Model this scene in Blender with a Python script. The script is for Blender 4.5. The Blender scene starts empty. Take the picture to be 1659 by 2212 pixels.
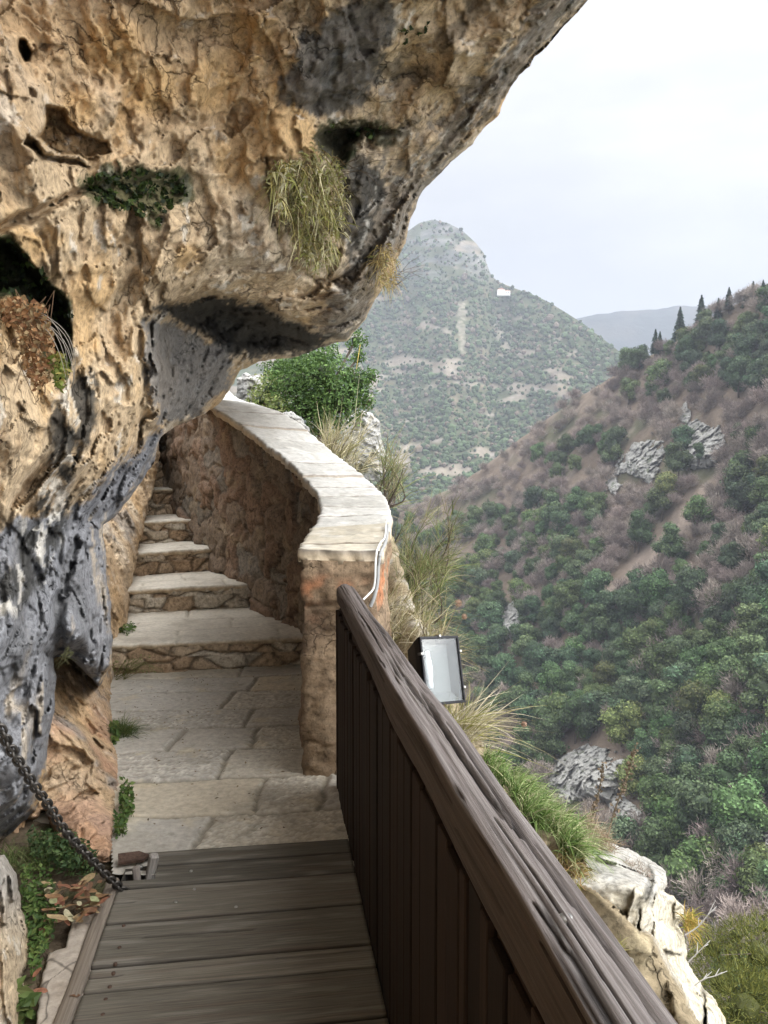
import bpy, math, random
import numpy as np
from mathutils import Vector, Matrix

C = bpy.context.scene.collection
scene = bpy.context.scene
R_ = math.radians

# ------------------------------------------------------------------ camera
F, CX, CY, HOR = 1728.0, 829.5, 1106.0, 1000.0      # measured on the photograph at 1659 x 2212
PITCH = math.atan((CY - HOR) / F)
EYE = np.array([0.0, 0.0, 1.6])
FW = np.array([0, math.cos(PITCH), -math.sin(PITCH)])
UP = np.array([0, math.sin(PITCH), math.cos(PITCH)])
cam = bpy.data.cameras.new('camera')
cam.sensor_fit = 'VERTICAL'; cam.sensor_height = 36.0; cam.lens = 36.0 * F / 2212.0
cam.clip_start = 0.02; cam.clip_end = 20000
camo = bpy.data.objects.new('camera', cam); C.objects.link(camo)
camo.location = EYE; camo.rotation_euler = (math.pi / 2 - PITCH, 0, 0)
scene.camera = camo

# ------------------------------------------------------------------ sky and light
SUN_EL, SUN_AZ = R_(30), R_(114)                    # azimuth clockwise from +Y (view direction): to the right, a little behind
W = bpy.data.worlds.new('World'); scene.world = W; W.use_nodes = True
nt = W.node_tree; nt.nodes.clear()
def N(nt, t, **k):
    n = nt.nodes.new(t)
    for a, v in k.items(): setattr(n, a, v)
    return n
out = N(nt, 'ShaderNodeOutputWorld')
sky = N(nt, 'ShaderNodeTexSky', sky_type='NISHITA'); sky.sun_disc = False
sky.sun_elevation = SUN_EL; sky.sun_rotation = SUN_AZ
bg1 = N(nt, 'ShaderNodeBackground'); bg1.inputs['Strength'].default_value = 0.10
nt.links.new(sky.outputs[0], bg1.inputs[0])
bg2 = N(nt, 'ShaderNodeBackground'); bg2.inputs['Strength'].default_value = 1.0
tc = N(nt, 'ShaderNodeTexCoord'); sx = N(nt, 'ShaderNodeSeparateXYZ')
nt.links.new(tc.outputs['Generated'], sx.inputs[0])
rp = N(nt, 'ShaderNodeValToRGB')                    # cloud deck: brightest overhead, greyer at the horizon
cr = rp.color_ramp
cr.elements[0].position = 0.0; cr.elements[0].color = (0.30, 0.32, 0.34, 1)
cr.elements[1].position = 1.0; cr.elements[1].color = (4.2, 4.25, 4.3, 1)
for p, c in ((0.50, (0.40, 0.42, 0.47, 1)), (0.57, (0.415, 0.427, 0.437, 1)), (0.63, (0.475, 0.482, 0.492, 1)), (0.68, (0.53, 0.535, 0.555, 1)), (0.78, (0.70, 0.70, 0.715, 1)), (0.86, (2.2, 2.25, 2.3, 1))):
    e = cr.elements.new(p); e.color = c
mr = N(nt, 'ShaderNodeMath', operation='MULTIPLY_ADD'); mr.inputs[1].default_value = 0.5; mr.inputs[2].default_value = 0.5
nt.links.new(sx.outputs['Z'], mr.inputs[0])
mp = N(nt, 'ShaderNodeMapping'); mp.inputs['Scale'].default_value = (1.0, 1.0, 3.2)
nt.links.new(tc.outputs['Generated'], mp.inputs['Vector'])
nz = N(nt, 'ShaderNodeTexNoise'); nz.inputs['Scale'].default_value = 3.0; nz.inputs['Detail'].default_value = 5; nz.inputs['Roughness'].default_value = 0.5
nt.links.new(mp.outputs[0], nz.inputs['Vector'])
ad = N(nt, 'ShaderNodeMath', operation='MULTIPLY_ADD'); ad.inputs[1].default_value = 0.36; ad.inputs[2].default_value = -0.18
nt.links.new(nz.outputs['Fac'], ad.inputs[0])
a2 = N(nt, 'ShaderNodeMath', operation='ADD'); nt.links.new(mr.outputs[0], a2.inputs[0]); nt.links.new(ad.outputs[0], a2.inputs[1])
nt.links.new(a2.outputs[0], rp.inputs[0]); 
dv = N(nt, 'ShaderNodeVectorMath', operation='DOT_PRODUCT'); dv.inputs[1].default_value = (math.sin(SUN_AZ), math.cos(SUN_AZ), 0.0)
nt.links.new(tc.outputs['Generated'], dv.inputs[0])         # the overcast is brighter on the sun's side
dm = N(nt, 'ShaderNodeMapRange'); dm.interpolation_type = 'SMOOTHSTEP'; dm.inputs['From Min'].default_value = .15; dm.inputs['From Max'].default_value = .95; dm.inputs['To Min'].default_value = 1; dm.inputs['To Max'].default_value = 4.2
nt.links.new(dv.outputs['Value'], dm.inputs['Value'])
sv = N(nt, 'ShaderNodeVectorMath', operation='SCALE'); nt.links.new(rp.outputs[0], sv.inputs[0]); nt.links.new(dm.outputs[0], sv.inputs['Scale']); nt.links.new(sv.outputs[0], bg2.inputs[0])
mx = N(nt, 'ShaderNodeMixShader'); mx.inputs[0].default_value = 0.9
nt.links.new(bg1.outputs[0], mx.inputs[1]); nt.links.new(bg2.outputs[0], mx.inputs[2]); nt.links.new(mx.outputs[0], out.inputs[0])
sl = bpy.data.lights.new('sun', 'SUN'); sl.energy = 1.35; sl.angle = R_(34); sl.color = (1.0, 0.97, 0.92)
so = bpy.data.objects.new('sun', sl); C.objects.link(so)
so.rotation_euler = (math.pi / 2 - SUN_EL, 0, -SUN_AZ + math.pi)
so.location = (5, -5, 12)
vs = scene.view_settings
vs.view_transform = 'Standard'; vs.look = 'None'; vs.exposure = 0.82; vs.gamma = 1.0
cy = scene.cycles
cy.max_bounces = 6; cy.diffuse_bounces = 4; cy.glossy_bounces = 3; cy.transmission_bounces = 4; cy.volume_bounces = 1; cy.transparent_max_bounces = 8
cy.use_denoising = True

# ------------------------------------------------------------------ helpers: projection, noise, meshes
def P(px, py, d):
    """point of the place that lies d metres ahead of the camera, seen at px, py"""
    px = np.asarray(px, float); py = np.asarray(py, float); d = np.asarray(d, float)
    xc = (px - CX) / F * d; yc = -(py - CY) / F * d
    return np.stack([EYE[0] + xc, EYE[1] + UP[1] * yc + FW[1] * d, EYE[2] + UP[2] * yc + FW[2] * d], -1)
def G(px, py, z=0.0):
    k = -(py - CY) / F * UP[2] + FW[2]
    return P(px, py, (z - EYE[2]) / k)
def pix(p):
    v = np.asarray(p) - EYE
    d = v @ FW
    return CX + v[..., 0] / d * F, CY - (v @ UP) / d * F, d

def _h(ix, iy, iz, s):
    h = (ix.astype(np.int64) * 374761393 + iy.astype(np.int64) * 668265263 + iz.astype(np.int64) * 2147483647 + s * 974634777) & 0xffffffff
    h = ((h ^ (h >> 13)) * 1274126177) & 0xffffffff
    h = ((h ^ (h >> 16)) * 2246822519) & 0xffffffff
    return ((h ^ (h >> 15)) & 0xffffff) / float(0xffffff)
def noise(p, s=0):
    p = np.asarray(p, float); i = np.floor(p); f = p - i; u = f * f * f * (f * (f * 6 - 15) + 10)
    r = 0
    for dx in (0, 1):
        for dy in (0, 1):
            for dz in (0, 1):
                ix, iy, iz = i[:, 0] + dx, i[:, 1] + dy, i[:, 2] + dz
                g = [(_h(ix, iy, iz, s + k) - .5) * 2 for k in (11, 23, 37)]
                dot = g[0] * (f[:, 0] - dx) + g[1] * (f[:, 1] - dy) + g[2] * (f[:, 2] - dz)
                w = (u[:, 0] if dx else 1 - u[:, 0]) * (u[:, 1] if dy else 1 - u[:, 1]) * (u[:, 2] if dz else 1 - u[:, 2])
                r = r + w * dot
    return r * 1.6
def fbm(p, o=4, s=0, rough=.5):
    r = 0; a = 1; t = 0; q = np.asarray(p, float)
    for k in range(o):
        r = r + a * noise(q, s + 7 * k); t += a; a *= rough; q = q * 2.03 + 5.1
    return r / t
def cells(p, s=0):
    """broken rock: every cell is a tilted flat facet. returns height, distance to the crack, random per cell"""
    p = np.asarray(p, float); i = np.floor(p)
    n = len(p); b1 = np.full(n, 9.); b2 = np.full(n, 9.); val = np.zeros(n); rid = np.zeros(n)
    for dx in (-1, 0, 1):
        for dy in (-1, 0, 1):
            for dz in (-1, 0, 1):
                ix, iy, iz = i[:, 0] + dx, i[:, 1] + dy, i[:, 2] + dz
                q = [p[:, k] - ((ix, iy, iz)[k] + _h(ix, iy, iz, s + k)) for k in range(3)]
                d = q[0] ** 2 + q[1] ** 2 + q[2] ** 2
                near = d < b1
                b2 = np.where(near, b1, np.minimum(b2, d))
                g = sum((_h(ix, iy, iz, s + 40 + k) - .5) * q[k] for k in range(3)) * 1.5
                h0 = _h(ix, iy, iz, s + 50)
                val = np.where(near, g + h0 - .5, val); rid = np.where(near, h0, rid); b1 = np.where(near, d, b1)
    return val, np.sqrt(b2) - np.sqrt(b1), rid
def chips(p, s=0, k=.9):
    """chipped stone: the lower envelope of tilted planes, flat facets that meet in sharp ridges"""
    p = np.asarray(p, float); i = np.floor(p); b = np.full(len(p), 9.)
    for dx in (-1, 0, 1):
        for dy in (-1, 0, 1):
            for dz in (-1, 0, 1):
                ix, iy, iz = i[:, 0] + dx, i[:, 1] + dy, i[:, 2] + dz
                q = [p[:, a] - ((ix, iy, iz)[a] + _h(ix, iy, iz, s + a)) for a in range(3)]
                g = sum((_h(ix, iy, iz, s + 60 + a) - .5) * q[a] for a in range(3)) * 1.9
                b = np.minimum(b, g + (_h(ix, iy, iz, s + 70) - .5) * .8 + k * (q[0] ** 2 + q[1] ** 2 + q[2] ** 2))
    return b
def sstep(a, b, x):
    t = np.clip((x - a) / (b - a), 0, 1); return t * t * (3 - 2 * t)
def sdf(poly, x, y):
    """signed distance to a polygon, positive inside"""
    poly = np.asarray(poly, float); n = len(poly); best = np.full(x.shape, 1e18); ins = np.zeros(x.shape, bool)
    for k in range(n):
        ax, ay = poly[k]; bx, by = poly[(k + 1) % n]
        ex, ey = bx - ax, by - ay
        t = np.clip(((x - ax) * ex + (y - ay) * ey) / (ex * ex + ey * ey + 1e-9), 0, 1)
        best = np.minimum(best, (x - ax - t * ex) ** 2 + (y - ay - t * ey) ** 2)
        c = (ay > y) != (by > y)
        xi = ax + (y - ay) * ex / (ey if abs(ey) > 1e-9 else 1e-9)
        ins ^= c & (x < xi)
    return np.where(ins, 1, -1) * np.sqrt(best)
def tps(ctrl):
    c = np.array(ctrl, float); xy = c[:, :2] / 500.0; n = len(c)
    def U(r2): return np.where(r2 > 1e-12, r2 * np.log(r2 + 1e-12), 0)
    K = U(((xy[:, None] - xy[None]) ** 2).sum(-1)) + np.eye(n) * 2e-3
    Pm = np.c_[np.ones(n), xy]
    A = np.block([[K, Pm], [Pm.T, np.zeros((3, 3))]])
    w = np.linalg.solve(A, np.r_[c[:, 2], np.zeros(3)])
    def f(x, y):
        q = np.stack([x, y], -1) / 500.0
        r = w[n] + w[n + 1] * q[..., 0] + w[n + 2] * q[..., 1]
        for k in range(n):
            r = r + w[k] * U(((q - xy[k]) ** 2).sum(-1))
        return r
    return f

def mesh(name, V, faces, m=None, parent=None, col=None, smooth=True, loc=None):
    """faces: list of int arrays (n,3) or (n,4)"""
    me = bpy.data.meshes.new(name)
    V = np.ascontiguousarray(V, np.float32)
    if loc is not None: V = V - np.asarray(loc, np.float32)
    faces = [np.asarray(f, np.int32) for f in faces if len(f)]
    tot = np.concatenate([np.full(len(f), f.shape[1], np.int32) for f in faces])
    idx = np.concatenate([f.ravel() for f in faces])
    st = np.concatenate([[0], np.cumsum(tot)[:-1]]).astype(np.int32)
    me.vertices.add(len(V)); me.vertices.foreach_set('co', V.ravel())
    me.loops.add(len(idx)); me.loops.foreach_set('vertex_index', idx)
    me.polygons.add(len(tot)); me.polygons.foreach_set('loop_start', st)
    me.polygons.foreach_set('use_smooth', np.full(len(tot), smooth, bool))
    me.update(calc_edges=True)
    if col is not None:
        a = me.color_attributes.new('Col', 'FLOAT_COLOR', 'POINT')
        a.data.foreach_set('color', np.c_[col, np.ones(len(col))].astype(np.float32).ravel())
    if m: me.materials.append(m)
    o = bpy.data.objects.new(name, me); C.objects.link(o)
    if loc is not None: o.location = [float(v) for v in loc]
    if parent is not None: o.parent = parent
    return o
def tag(o, label=None, cat=None, group=None, kind=None):
    if label: o['label'] = label
    if cat: o['category'] = cat
    if group: o['group'] = group
    if kind: o['kind'] = kind
    return o
def thing(name, label, cat, loc=(0, 0, 0), group=None, kind=None):
    o = bpy.data.objects.new(name, None); C.objects.link(o); o.location = loc; o.empty_display_size = .1
    return tag(o, label, cat, group, kind)
def gridfaces(r, c, off=0):
    a = np.arange(r * c).reshape(r, c) + off
    return np.stack([a[:-1, :-1], a[:-1, 1:], a[1:, 1:], a[1:, :-1]], -1).reshape(-1, 4)

# ------------------------------------------------------------------ materials
def mat(name, base=(.5, .5, .5), attr=False, rough=.9, nscale=20., namt=.3, dark=None, bump=.3, bscale=40., bdist=.01, stretch=None,
        transl=0., metal=0., spec=.3, rand=0., coords='Object', detail=6):
    m = bpy.data.materials.new(name); m.use_nodes = True
    t = m.node_tree; t.nodes.clear()
    o = N(t, 'ShaderNodeOutputMaterial'); b = N(t, 'ShaderNodeBsdfPrincipled')
    b.inputs['Roughness'].default_value = rough; b.inputs['Metallic'].default_value = metal
    b.inputs['Specular IOR Level'].default_value = spec
    tcn = N(t, 'ShaderNodeTexCoord'); vec = tcn.outputs[coords]
    if stretch:
        mpn = N(t, 'ShaderNodeMapping'); mpn.inputs['Scale'].default_value = stretch
        t.links.new(vec, mpn.inputs['Vector']); vec = mpn.outputs[0]
    if attr:
        an = N(t, 'ShaderNodeAttribute'); an.attribute_name = 'Col'; c0 = an.outputs['Color']
    else:
        rgb = N(t, 'ShaderNodeRGB'); rgb.outputs[0].default_value = (*base, 1); c0 = rgb.outputs[0]
    if namt:
        nn = N(t, 'ShaderNodeTexNoise'); nn.inputs['Scale'].default_value = nscale; nn.inputs['Detail'].default_value = detail; nn.inputs['Roughness'].default_value = .65
        t.links.new(vec, nn.inputs['Vector'])
        ma = N(t, 'ShaderNodeMapRange'); ma.inputs['From Min'].default_value = .3; ma.inputs['From Max'].default_value = .7
        ma.inputs['To Min'].default_value = 1 - namt; ma.inputs['To Max'].default_value = 1 + namt
        t.links.new(nn.outputs['Fac'], ma.inputs['Value'])
        vm = N(t, 'ShaderNodeVectorMath', operation='SCALE'); t.links.new(c0, vm.inputs[0]); t.links.new(ma.outputs[0], vm.inputs['Scale']); c0 = vm.outputs[0]
    if rand:
        oi = N(t, 'ShaderNodeObjectInfo'); ma = N(t, 'ShaderNodeMapRange'); ma.inputs['To Min'].default_value = 1 - rand; ma.inputs['To Max'].default_value = 1 + rand
        t.links.new(oi.outputs['Random'], ma.inputs['Value'])
        vm = N(t, 'ShaderNodeVectorMath', operation='SCALE'); t.links.new(c0, vm.inputs[0]); t.links.new(ma.outputs[0], vm.inputs['Scale']); c0 = vm.outputs[0]
        hs = N(t, 'ShaderNodeHueSaturation'); t.links.new(c0, hs.inputs['Color'])
        m2 = N(t, 'ShaderNodeMath', operation='MULTIPLY'); m2.inputs[1].default_value = 7.31; t.links.new(oi.outputs['Random'], m2.inputs[0])
        m3 = N(t, 'ShaderNodeMath', operation='FRACT'); t.links.new(m2.outputs[0], m3.inputs[0])
        m4 = N(t, 'ShaderNodeMapRange'); m4.inputs['To Min'].default_value = .5 - rand * .1; m4.inputs['To Max'].default_value = .5 + rand * .06
        t.links.new(m3.outputs[0], m4.inputs['Value']); t.links.new(m4.outputs[0], hs.inputs['Hue']); c0 = hs.outputs[0]
    t.links.new(c0, b.inputs['Base Color'])
    if bump:
        bn = N(t, 'ShaderNodeTexNoise'); bn.inputs['Scale'].default_value = bscale; bn.inputs['Detail'].default_value = 8; bn.inputs['Roughness'].default_value = .7
        t.links.new(vec, bn.inputs['Vector'])
        bu = N(t, 'ShaderNodeBump'); bu.inputs['Strength'].default_value = bump; bu.inputs['Distance'].default_value = bdist
        t.links.new(bn.outputs['Fac'], bu.inputs['Height']); t.links.new(bu.outputs[0], b.inputs['Normal'])
    sh = b.outputs[0]
    if transl:
        tr = N(t, 'ShaderNodeBsdfTranslucent'); t.links.new(c0, tr.inputs['Color'])
        ms = N(t, 'ShaderNodeMixShader'); ms.inputs[0].default_value = transl
        t.links.new(sh, ms.inputs[1]); t.links.new(tr.outputs[0], ms.inputs[2]); sh = ms.outputs[0]
    t.links.new(sh, o.inputs['Surface'])
    return m
M = {}
def weather(m, bsc=(9., 55.), bd=(.035, .006), crack=(5.5, .010), pit=.40):
    t = m.node_tree; b = [n for n in t.nodes if n.type == 'BSDF_PRINCIPLED'][0]
    tcn = N(t, 'ShaderNodeTexCoord'); vec = tcn.outputs['Object']
    wn = N(t, 'ShaderNodeTexNoise'); wn.inputs['Scale'].default_value = 3; wn.inputs['Detail'].default_value = 5; t.links.new(vec, wn.inputs['Vector'])
    wa = N(t, 'ShaderNodeVectorMath', operation='MULTIPLY_ADD'); wa.inputs[1].default_value = (.55, .55, .55); t.links.new(wn.outputs['Color'], wa.inputs[0]); t.links.new(vec, wa.inputs[2])
    nor = None
    for k in (0, 1):
        n = N(t, 'ShaderNodeTexNoise'); n.inputs['Scale'].default_value = bsc[k]; n.inputs['Detail'].default_value = 10; n.inputs['Roughness'].default_value = .72
        try: n.noise_type = 'RIDGED_MULTIFRACTAL' if k == 0 else 'FBM'
        except Exception: pass
        if k == 0: n.inputs['Detail'].default_value = 6; n.inputs['Roughness'].default_value = .6
        t.links.new(wa.outputs[0] if k == 0 else vec, n.inputs['Vector'])
        bu = N(t, 'ShaderNodeBump'); bu.inputs['Strength'].default_value = .8; bu.inputs['Distance'].default_value = bd[k] * (.35 if k == 0 else 1); t.links.new(n.outputs['Fac'], bu.inputs['Height'])
        if nor: t.links.new(nor, bu.inputs['Normal'])
        nor = bu.outputs[0]
    v = N(t, 'ShaderNodeTexVoronoi', feature='DISTANCE_TO_EDGE'); v.inputs['Scale'].default_value = crack[0]; t.links.new(wa.outputs[0], v.inputs['Vector'])
    cm = N(t, 'ShaderNodeMapRange'); cm.inputs['From Max'].default_value = .035; t.links.new(v.outputs['Distance'], cm.inputs['Value'])
    mk = N(t, 'ShaderNodeTexNoise'); mk.inputs['Scale'].default_value = 2.3; t.links.new(vec, mk.inputs['Vector'])
    mm = N(t, 'ShaderNodeMapRange'); mm.inputs['From Min'].default_value = .5; mm.inputs['From Max'].default_value = .62; t.links.new(mk.outputs['Fac'], mm.inputs['Value'])
    inv = N(t, 'ShaderNodeMath', operation='SUBTRACT'); inv.inputs[0].default_value = 1; t.links.new(cm.outputs[0], inv.inputs[1])
    pr = N(t, 'ShaderNodeMath', operation='MULTIPLY'); t.links.new(inv.outputs[0], pr.inputs[0]); t.links.new(mm.outputs[0], pr.inputs[1])
    ng = N(t, 'ShaderNodeMath', operation='SUBTRACT'); ng.inputs[0].default_value = 1; t.links.new(pr.outputs[0], ng.inputs[1])
    bu = N(t, 'ShaderNodeBump'); bu.inputs['Strength'].default_value = .9; bu.inputs['Distance'].default_value = crack[1]; t.links.new(ng.outputs[0], bu.inputs['Height']); t.links.new(nor, bu.inputs['Normal'])
    t.links.new(bu.outputs[0], b.inputs['Normal'])
    # dirt in pits and hairlines, pale chips
    src = b.inputs['Base Color'].links[0].from_socket
    pn = N(t, 'ShaderNodeTexNoise'); pn.inputs['Scale'].default_value = 42; pn.inputs['Detail'].default_value = 8; pn.inputs['Roughness'].default_value = .75; t.links.new(vec, pn.inputs['Vector'])
    pm = N(t, 'ShaderNodeMapRange'); pm.inputs['From Min'].default_value = .40; pm.inputs['From Max'].default_value = .50; pm.inputs['To Min'].default_value = 1 - pit; t.links.new(pn.outputs['Fac'], pm.inputs['Value'])
    cd = N(t, 'ShaderNodeMapRange'); cd.inputs['To Min'].default_value = 1; cd.inputs['To Max'].default_value = .58; t.links.new(pr.outputs[0], cd.inputs['Value'])
    pq = N(t, 'ShaderNodeMath', operation='MULTIPLY'); t.links.new(pm.outputs[0], pq.inputs[0]); t.links.new(cd.outputs[0], pq.inputs[1])
    hm_ = N(t, 'ShaderNodeMapRange'); hm_.inputs['From Min'].default_value = .60; hm_.inputs['From Max'].default_value = .68; hm_.inputs['To Min'].default_value = 1; hm_.inputs['To Max'].default_value = 1.35; t.links.new(pn.outputs['Fac'], hm_.inputs['Value'])
    pz = N(t, 'ShaderNodeMath', operation='MULTIPLY'); t.links.new(pq.outputs[0], pz.inputs[0]); t.links.new(hm_.outputs[0], pz.inputs[1])
    vm = N(t, 'ShaderNodeVectorMath', operation='SCALE'); t.links.new(src, vm.inputs[0]); t.links.new(pz.outputs[0], vm.inputs['Scale']); t.links.new(vm.outputs[0], b.inputs['Base Color'])
M['rock'] = mat('limestone', attr=True, rough=.92, nscale=26, namt=.30, bump=.75, bscale=30, bdist=.018, spec=.15)
M['wallstone'] = mat('wall_stone', attr=True, rough=.92, nscale=24, namt=.32, bump=.8, bscale=34, bdist=.014, spec=.15)
weather(M['rock']); weather(M['wallstone'], crack=(7., .01))
M['paving'] = mat('paving_stone', attr=True, rough=.5, nscale=30, namt=.25, bump=.6, bscale=45, bdist=.008, spec=.25)
M['cap'] = mat('cap_stone', attr=True, rough=.85, nscale=22, namt=.2, bump=.5, bscale=40, bdist=.008, spec=.2)
M['farrock'] = mat('crag_stone', attr=True, rough=.95, nscale=.5, namt=.25, bump=.9, bscale=.6, bdist=.9, spec=.1)
M['terrain'] = mat('hill_ground', attr=True, rough=1, nscale=.12, namt=.25, bump=.8, bscale=.35, bdist=1.2, spec=.05)
M['mountain'] = mat('mountain_ground', attr=True, rough=1, nscale=.03, namt=.25, bump=.6, bscale=.05, bdist=6, spec=.05)
M['plant'] = mat('plant', attr=True, rough=.6, namt=0, bump=0, transl=.25, spec=.25)
M['drygrass'] = mat('dry_grass', attr=True, rough=.8, namt=0, bump=0, transl=.2, spec=.15)
M['oak'] = mat('evergreen_leaves', attr=True, rough=.6, namt=0, bump=0, transl=.12, spec=.2, rand=.35)
M['bare'] = mat('bare_twigs', attr=True, rough=.9, namt=0, bump=0, spec=.05, rand=.22)
M['forest'] = mat('far_leaves', attr=True, rough=.8, namt=0, bump=0, spec=.1)
M['bark'] = mat('bark', base=(.09, .07, .055), rough=.95, nscale=8, namt=.4, bump=.5, bscale=20)

# ------------------------------------------------------------------ relief: a rock face sampled at its measured distances
def relief(name, outline, ctrl, box, step, carves=(), rnd=(30, .2), disp=(), colour=None, m=None, parent=None, warp=7, wscale=.02,
           skirt=1.5, soft_open=None, seed=1):
    x0, x1, y0, y1 = box
    def axis(a, b, lo, hi):                     # fine inside the view, coarser beyond it
        v = np.arange(max(a, lo), min(b, hi) + .1, step)
        pre = np.arange(a, v[0] - step, step * 5) if a < lo - step * 5 else np.zeros(0)
        post = np.arange(v[-1] + step * 5, b + .1, step * 5) if b > hi + step * 5 else np.zeros(0)
        return np.r_[pre, v, post]
    xs = axis(x0, x1, -80, 1700); ys = axis(y0, y1, -80, 2300)
    X, Y = np.meshgrid(xs, ys); r, c = X.shape
    q = np.c_[X.ravel() * wscale, Y.ravel() * wscale, np.zeros(X.size)]
    wx = (fbm(q, 4, seed + 100) * warp).reshape(r, c); wy = (fbm(q, 4, seed + 200) * warp).reshape(r, c)
    S = sdf(outline, X + wx, Y + wy)
    gy, gx = np.gradient(S, ys, xs); gl = np.hypot(gx, gy) + 1e-6
    k = (S < 0) & (S > -1.5 * step)
    X = np.where(k, X - S * gx / gl ** 2, X); Y = np.where(k, Y - S * gy / gl ** 2, Y)
    keep = S > -1.5 * step
    S0 = np.maximum(S, 0)
    d = tps(ctrl)(X, Y)
    for poly, amt, w in carves:
        d = d + amt * sstep(0, w, sdf(poly, X + wx * 1.4, Y + wy * 1.4))
    e = np.clip(1 - S0 / rnd[0], 0, 1)
    d = d + rnd[1] * (1 - np.sqrt(np.maximum(1 - e * e, 0)))
    pos = P(X, Y, d).reshape(-1, 3)
    dd = np.zeros(len(pos)); crack = np.ones(len(pos)); rid = np.zeros(len(pos))
    for typ, sc, amt, sd_ in disp:
        if typ == 'f': dd += fbm(pos * sc, 5, sd_) * amt
        elif typ == 'k': dd += chips(pos * sc * np.array([1, 1, 1.15]) + np.stack([fbm(pos * sc * .6, 3, sd_ + a) for a in (1, 2, 3)], -1) * .7, sd_) * amt
        elif typ == 'r': dd += (1 - np.abs(fbm(pos * sc, 4, sd_)) * 2) * amt
        else:
            wv = np.stack([fbm(pos * sc * .7, 3, sd_ + k) for k in (1, 2, 3)], -1) * .9
            v, ed, rr = cells(pos * sc * np.array([1, 1, 1.25]) + wv, sd_)
            dd += v * amt
            if typ == 'C': crack = ed; rid = rr
    d = d + dd.reshape(r, c)
    pos = P(X, Y, d).reshape(-1, 3)
    col = colour(X.ravel(), Y.ravel(), pos, crack, rid, S.ravel(), wx.ravel(), wy.ravel(), -dd)
    f = gridfaces(r, c); kf = keep.ravel()[f].all(1); f = f[kf][:, ::-1]
    # skirt: the rock goes on behind its edge
    E = np.concatenate([f[:, [0, 1]], f[:, [1, 2]], f[:, [2, 3]], f[:, [3, 0]]])
    key = np.sort(E, 1); _, inv, cnt = np.unique(key[:, 0].astype(np.int64) * (r * c) + key[:, 1], return_inverse=True, return_counts=True)
    be = E[cnt[inv] == 1]
    bv = np.unique(be); mp_ = np.full(r * c, -1); mp_[bv] = np.arange(len(bv)) + r * c
    V = np.vstack([pos, P(X.ravel()[bv], Y.ravel()[bv], d.ravel()[bv] + skirt)])
    sk = np.stack([be[:, 1], be[:, 0], mp_[be[:, 0]], mp_[be[:, 1]]], 1)
    F_ = np.vstack([f, sk]); col = np.vstack([col, col[bv]])
    used, inv2 = np.unique(F_, return_inverse=True)
    o = mesh(name, V[used], [inv2.reshape(-1, 4)], m, parent, col[used])
    def depth(px, py):
        i = np.clip(np.searchsorted(ys, np.asarray(py, float)), 0, r - 1); j = np.clip(np.searchsorted(xs, np.asarray(px, float)), 0, c - 1)
        return d[i, j]
    return o, depth
def lerp3(a, b, t): return a + (np.asarray(b) - a) * np.asarray(t)[:, None]

# ------------------------------------------------------------------ the cliff
TAN, OCH, CREAM, GREY, BLUE, BLACK, WHITE, MOSS, BROWN = [np.array(v) for v in (
    (.46, .345, .215), (.50, .31, .125), (.58, .485, .36), (.25, .245, .235), (.215, .222, .238), (.03, .029, .026), (.62, .58, .50), (.035, .05, .014), (.24, .15, .075))]
def rock_base(pos, rid, crack, s):
    n = len(pos); c = np.repeat(TAN[None], n, 0)
    c = lerp3(c, CREAM, sstep(-.05, .35, fbm(pos * 1.3, 4, s + 1)) * .75)
    c = lerp3(c, OCH, sstep(.05, .35, fbm(pos * 1.7 + 9, 4, s + 2)) * .55)
    c = lerp3(c, BROWN, sstep(.1, .4, fbm(pos * 3.1, 4, s + 3)) * .55)
    c = lerp3(c, WHITE, sstep(.26, .34, fbm(pos * 7, 4, s + 4)) * .55)
    c = c * (1 + (rid - .5) * .35)[:, None]
    return lerp3(c, BROWN * .5, (1 - sstep(.0, .035, crack)) * .3 * sstep(0, .2, fbm(pos * 2.5, 2, s + 6)))
out_front = [(-1500, -1300), (2300, -1300), (1900, -700), (1560, -330), (1275, -5), (1215, 60), (1120, 165), (1075, 245), (1010, 320), (945, 378), (905, 425), (890, 470), (868, 535),
             (850, 590), (812, 645), (790, 690), (748, 735), (690, 748), (640, 770), (560, 780), (520, 800), (497, 840), (478, 872), (440, 895), (380, 925), (345, 945), (335, 995),
             (300, 1050), (250, 1112), (222, 1140), (228, 1200), (238, 1290), (243, 1385), (240, 1440), (212, 1482), (190, 1455), (150, 1420), (118, 1420), (118, 1520), (104, 1620), (100, 1680), (80, 1755), (40, 1785), (0, 1825), (-300, 1900), (-1500, 2300)]
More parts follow.
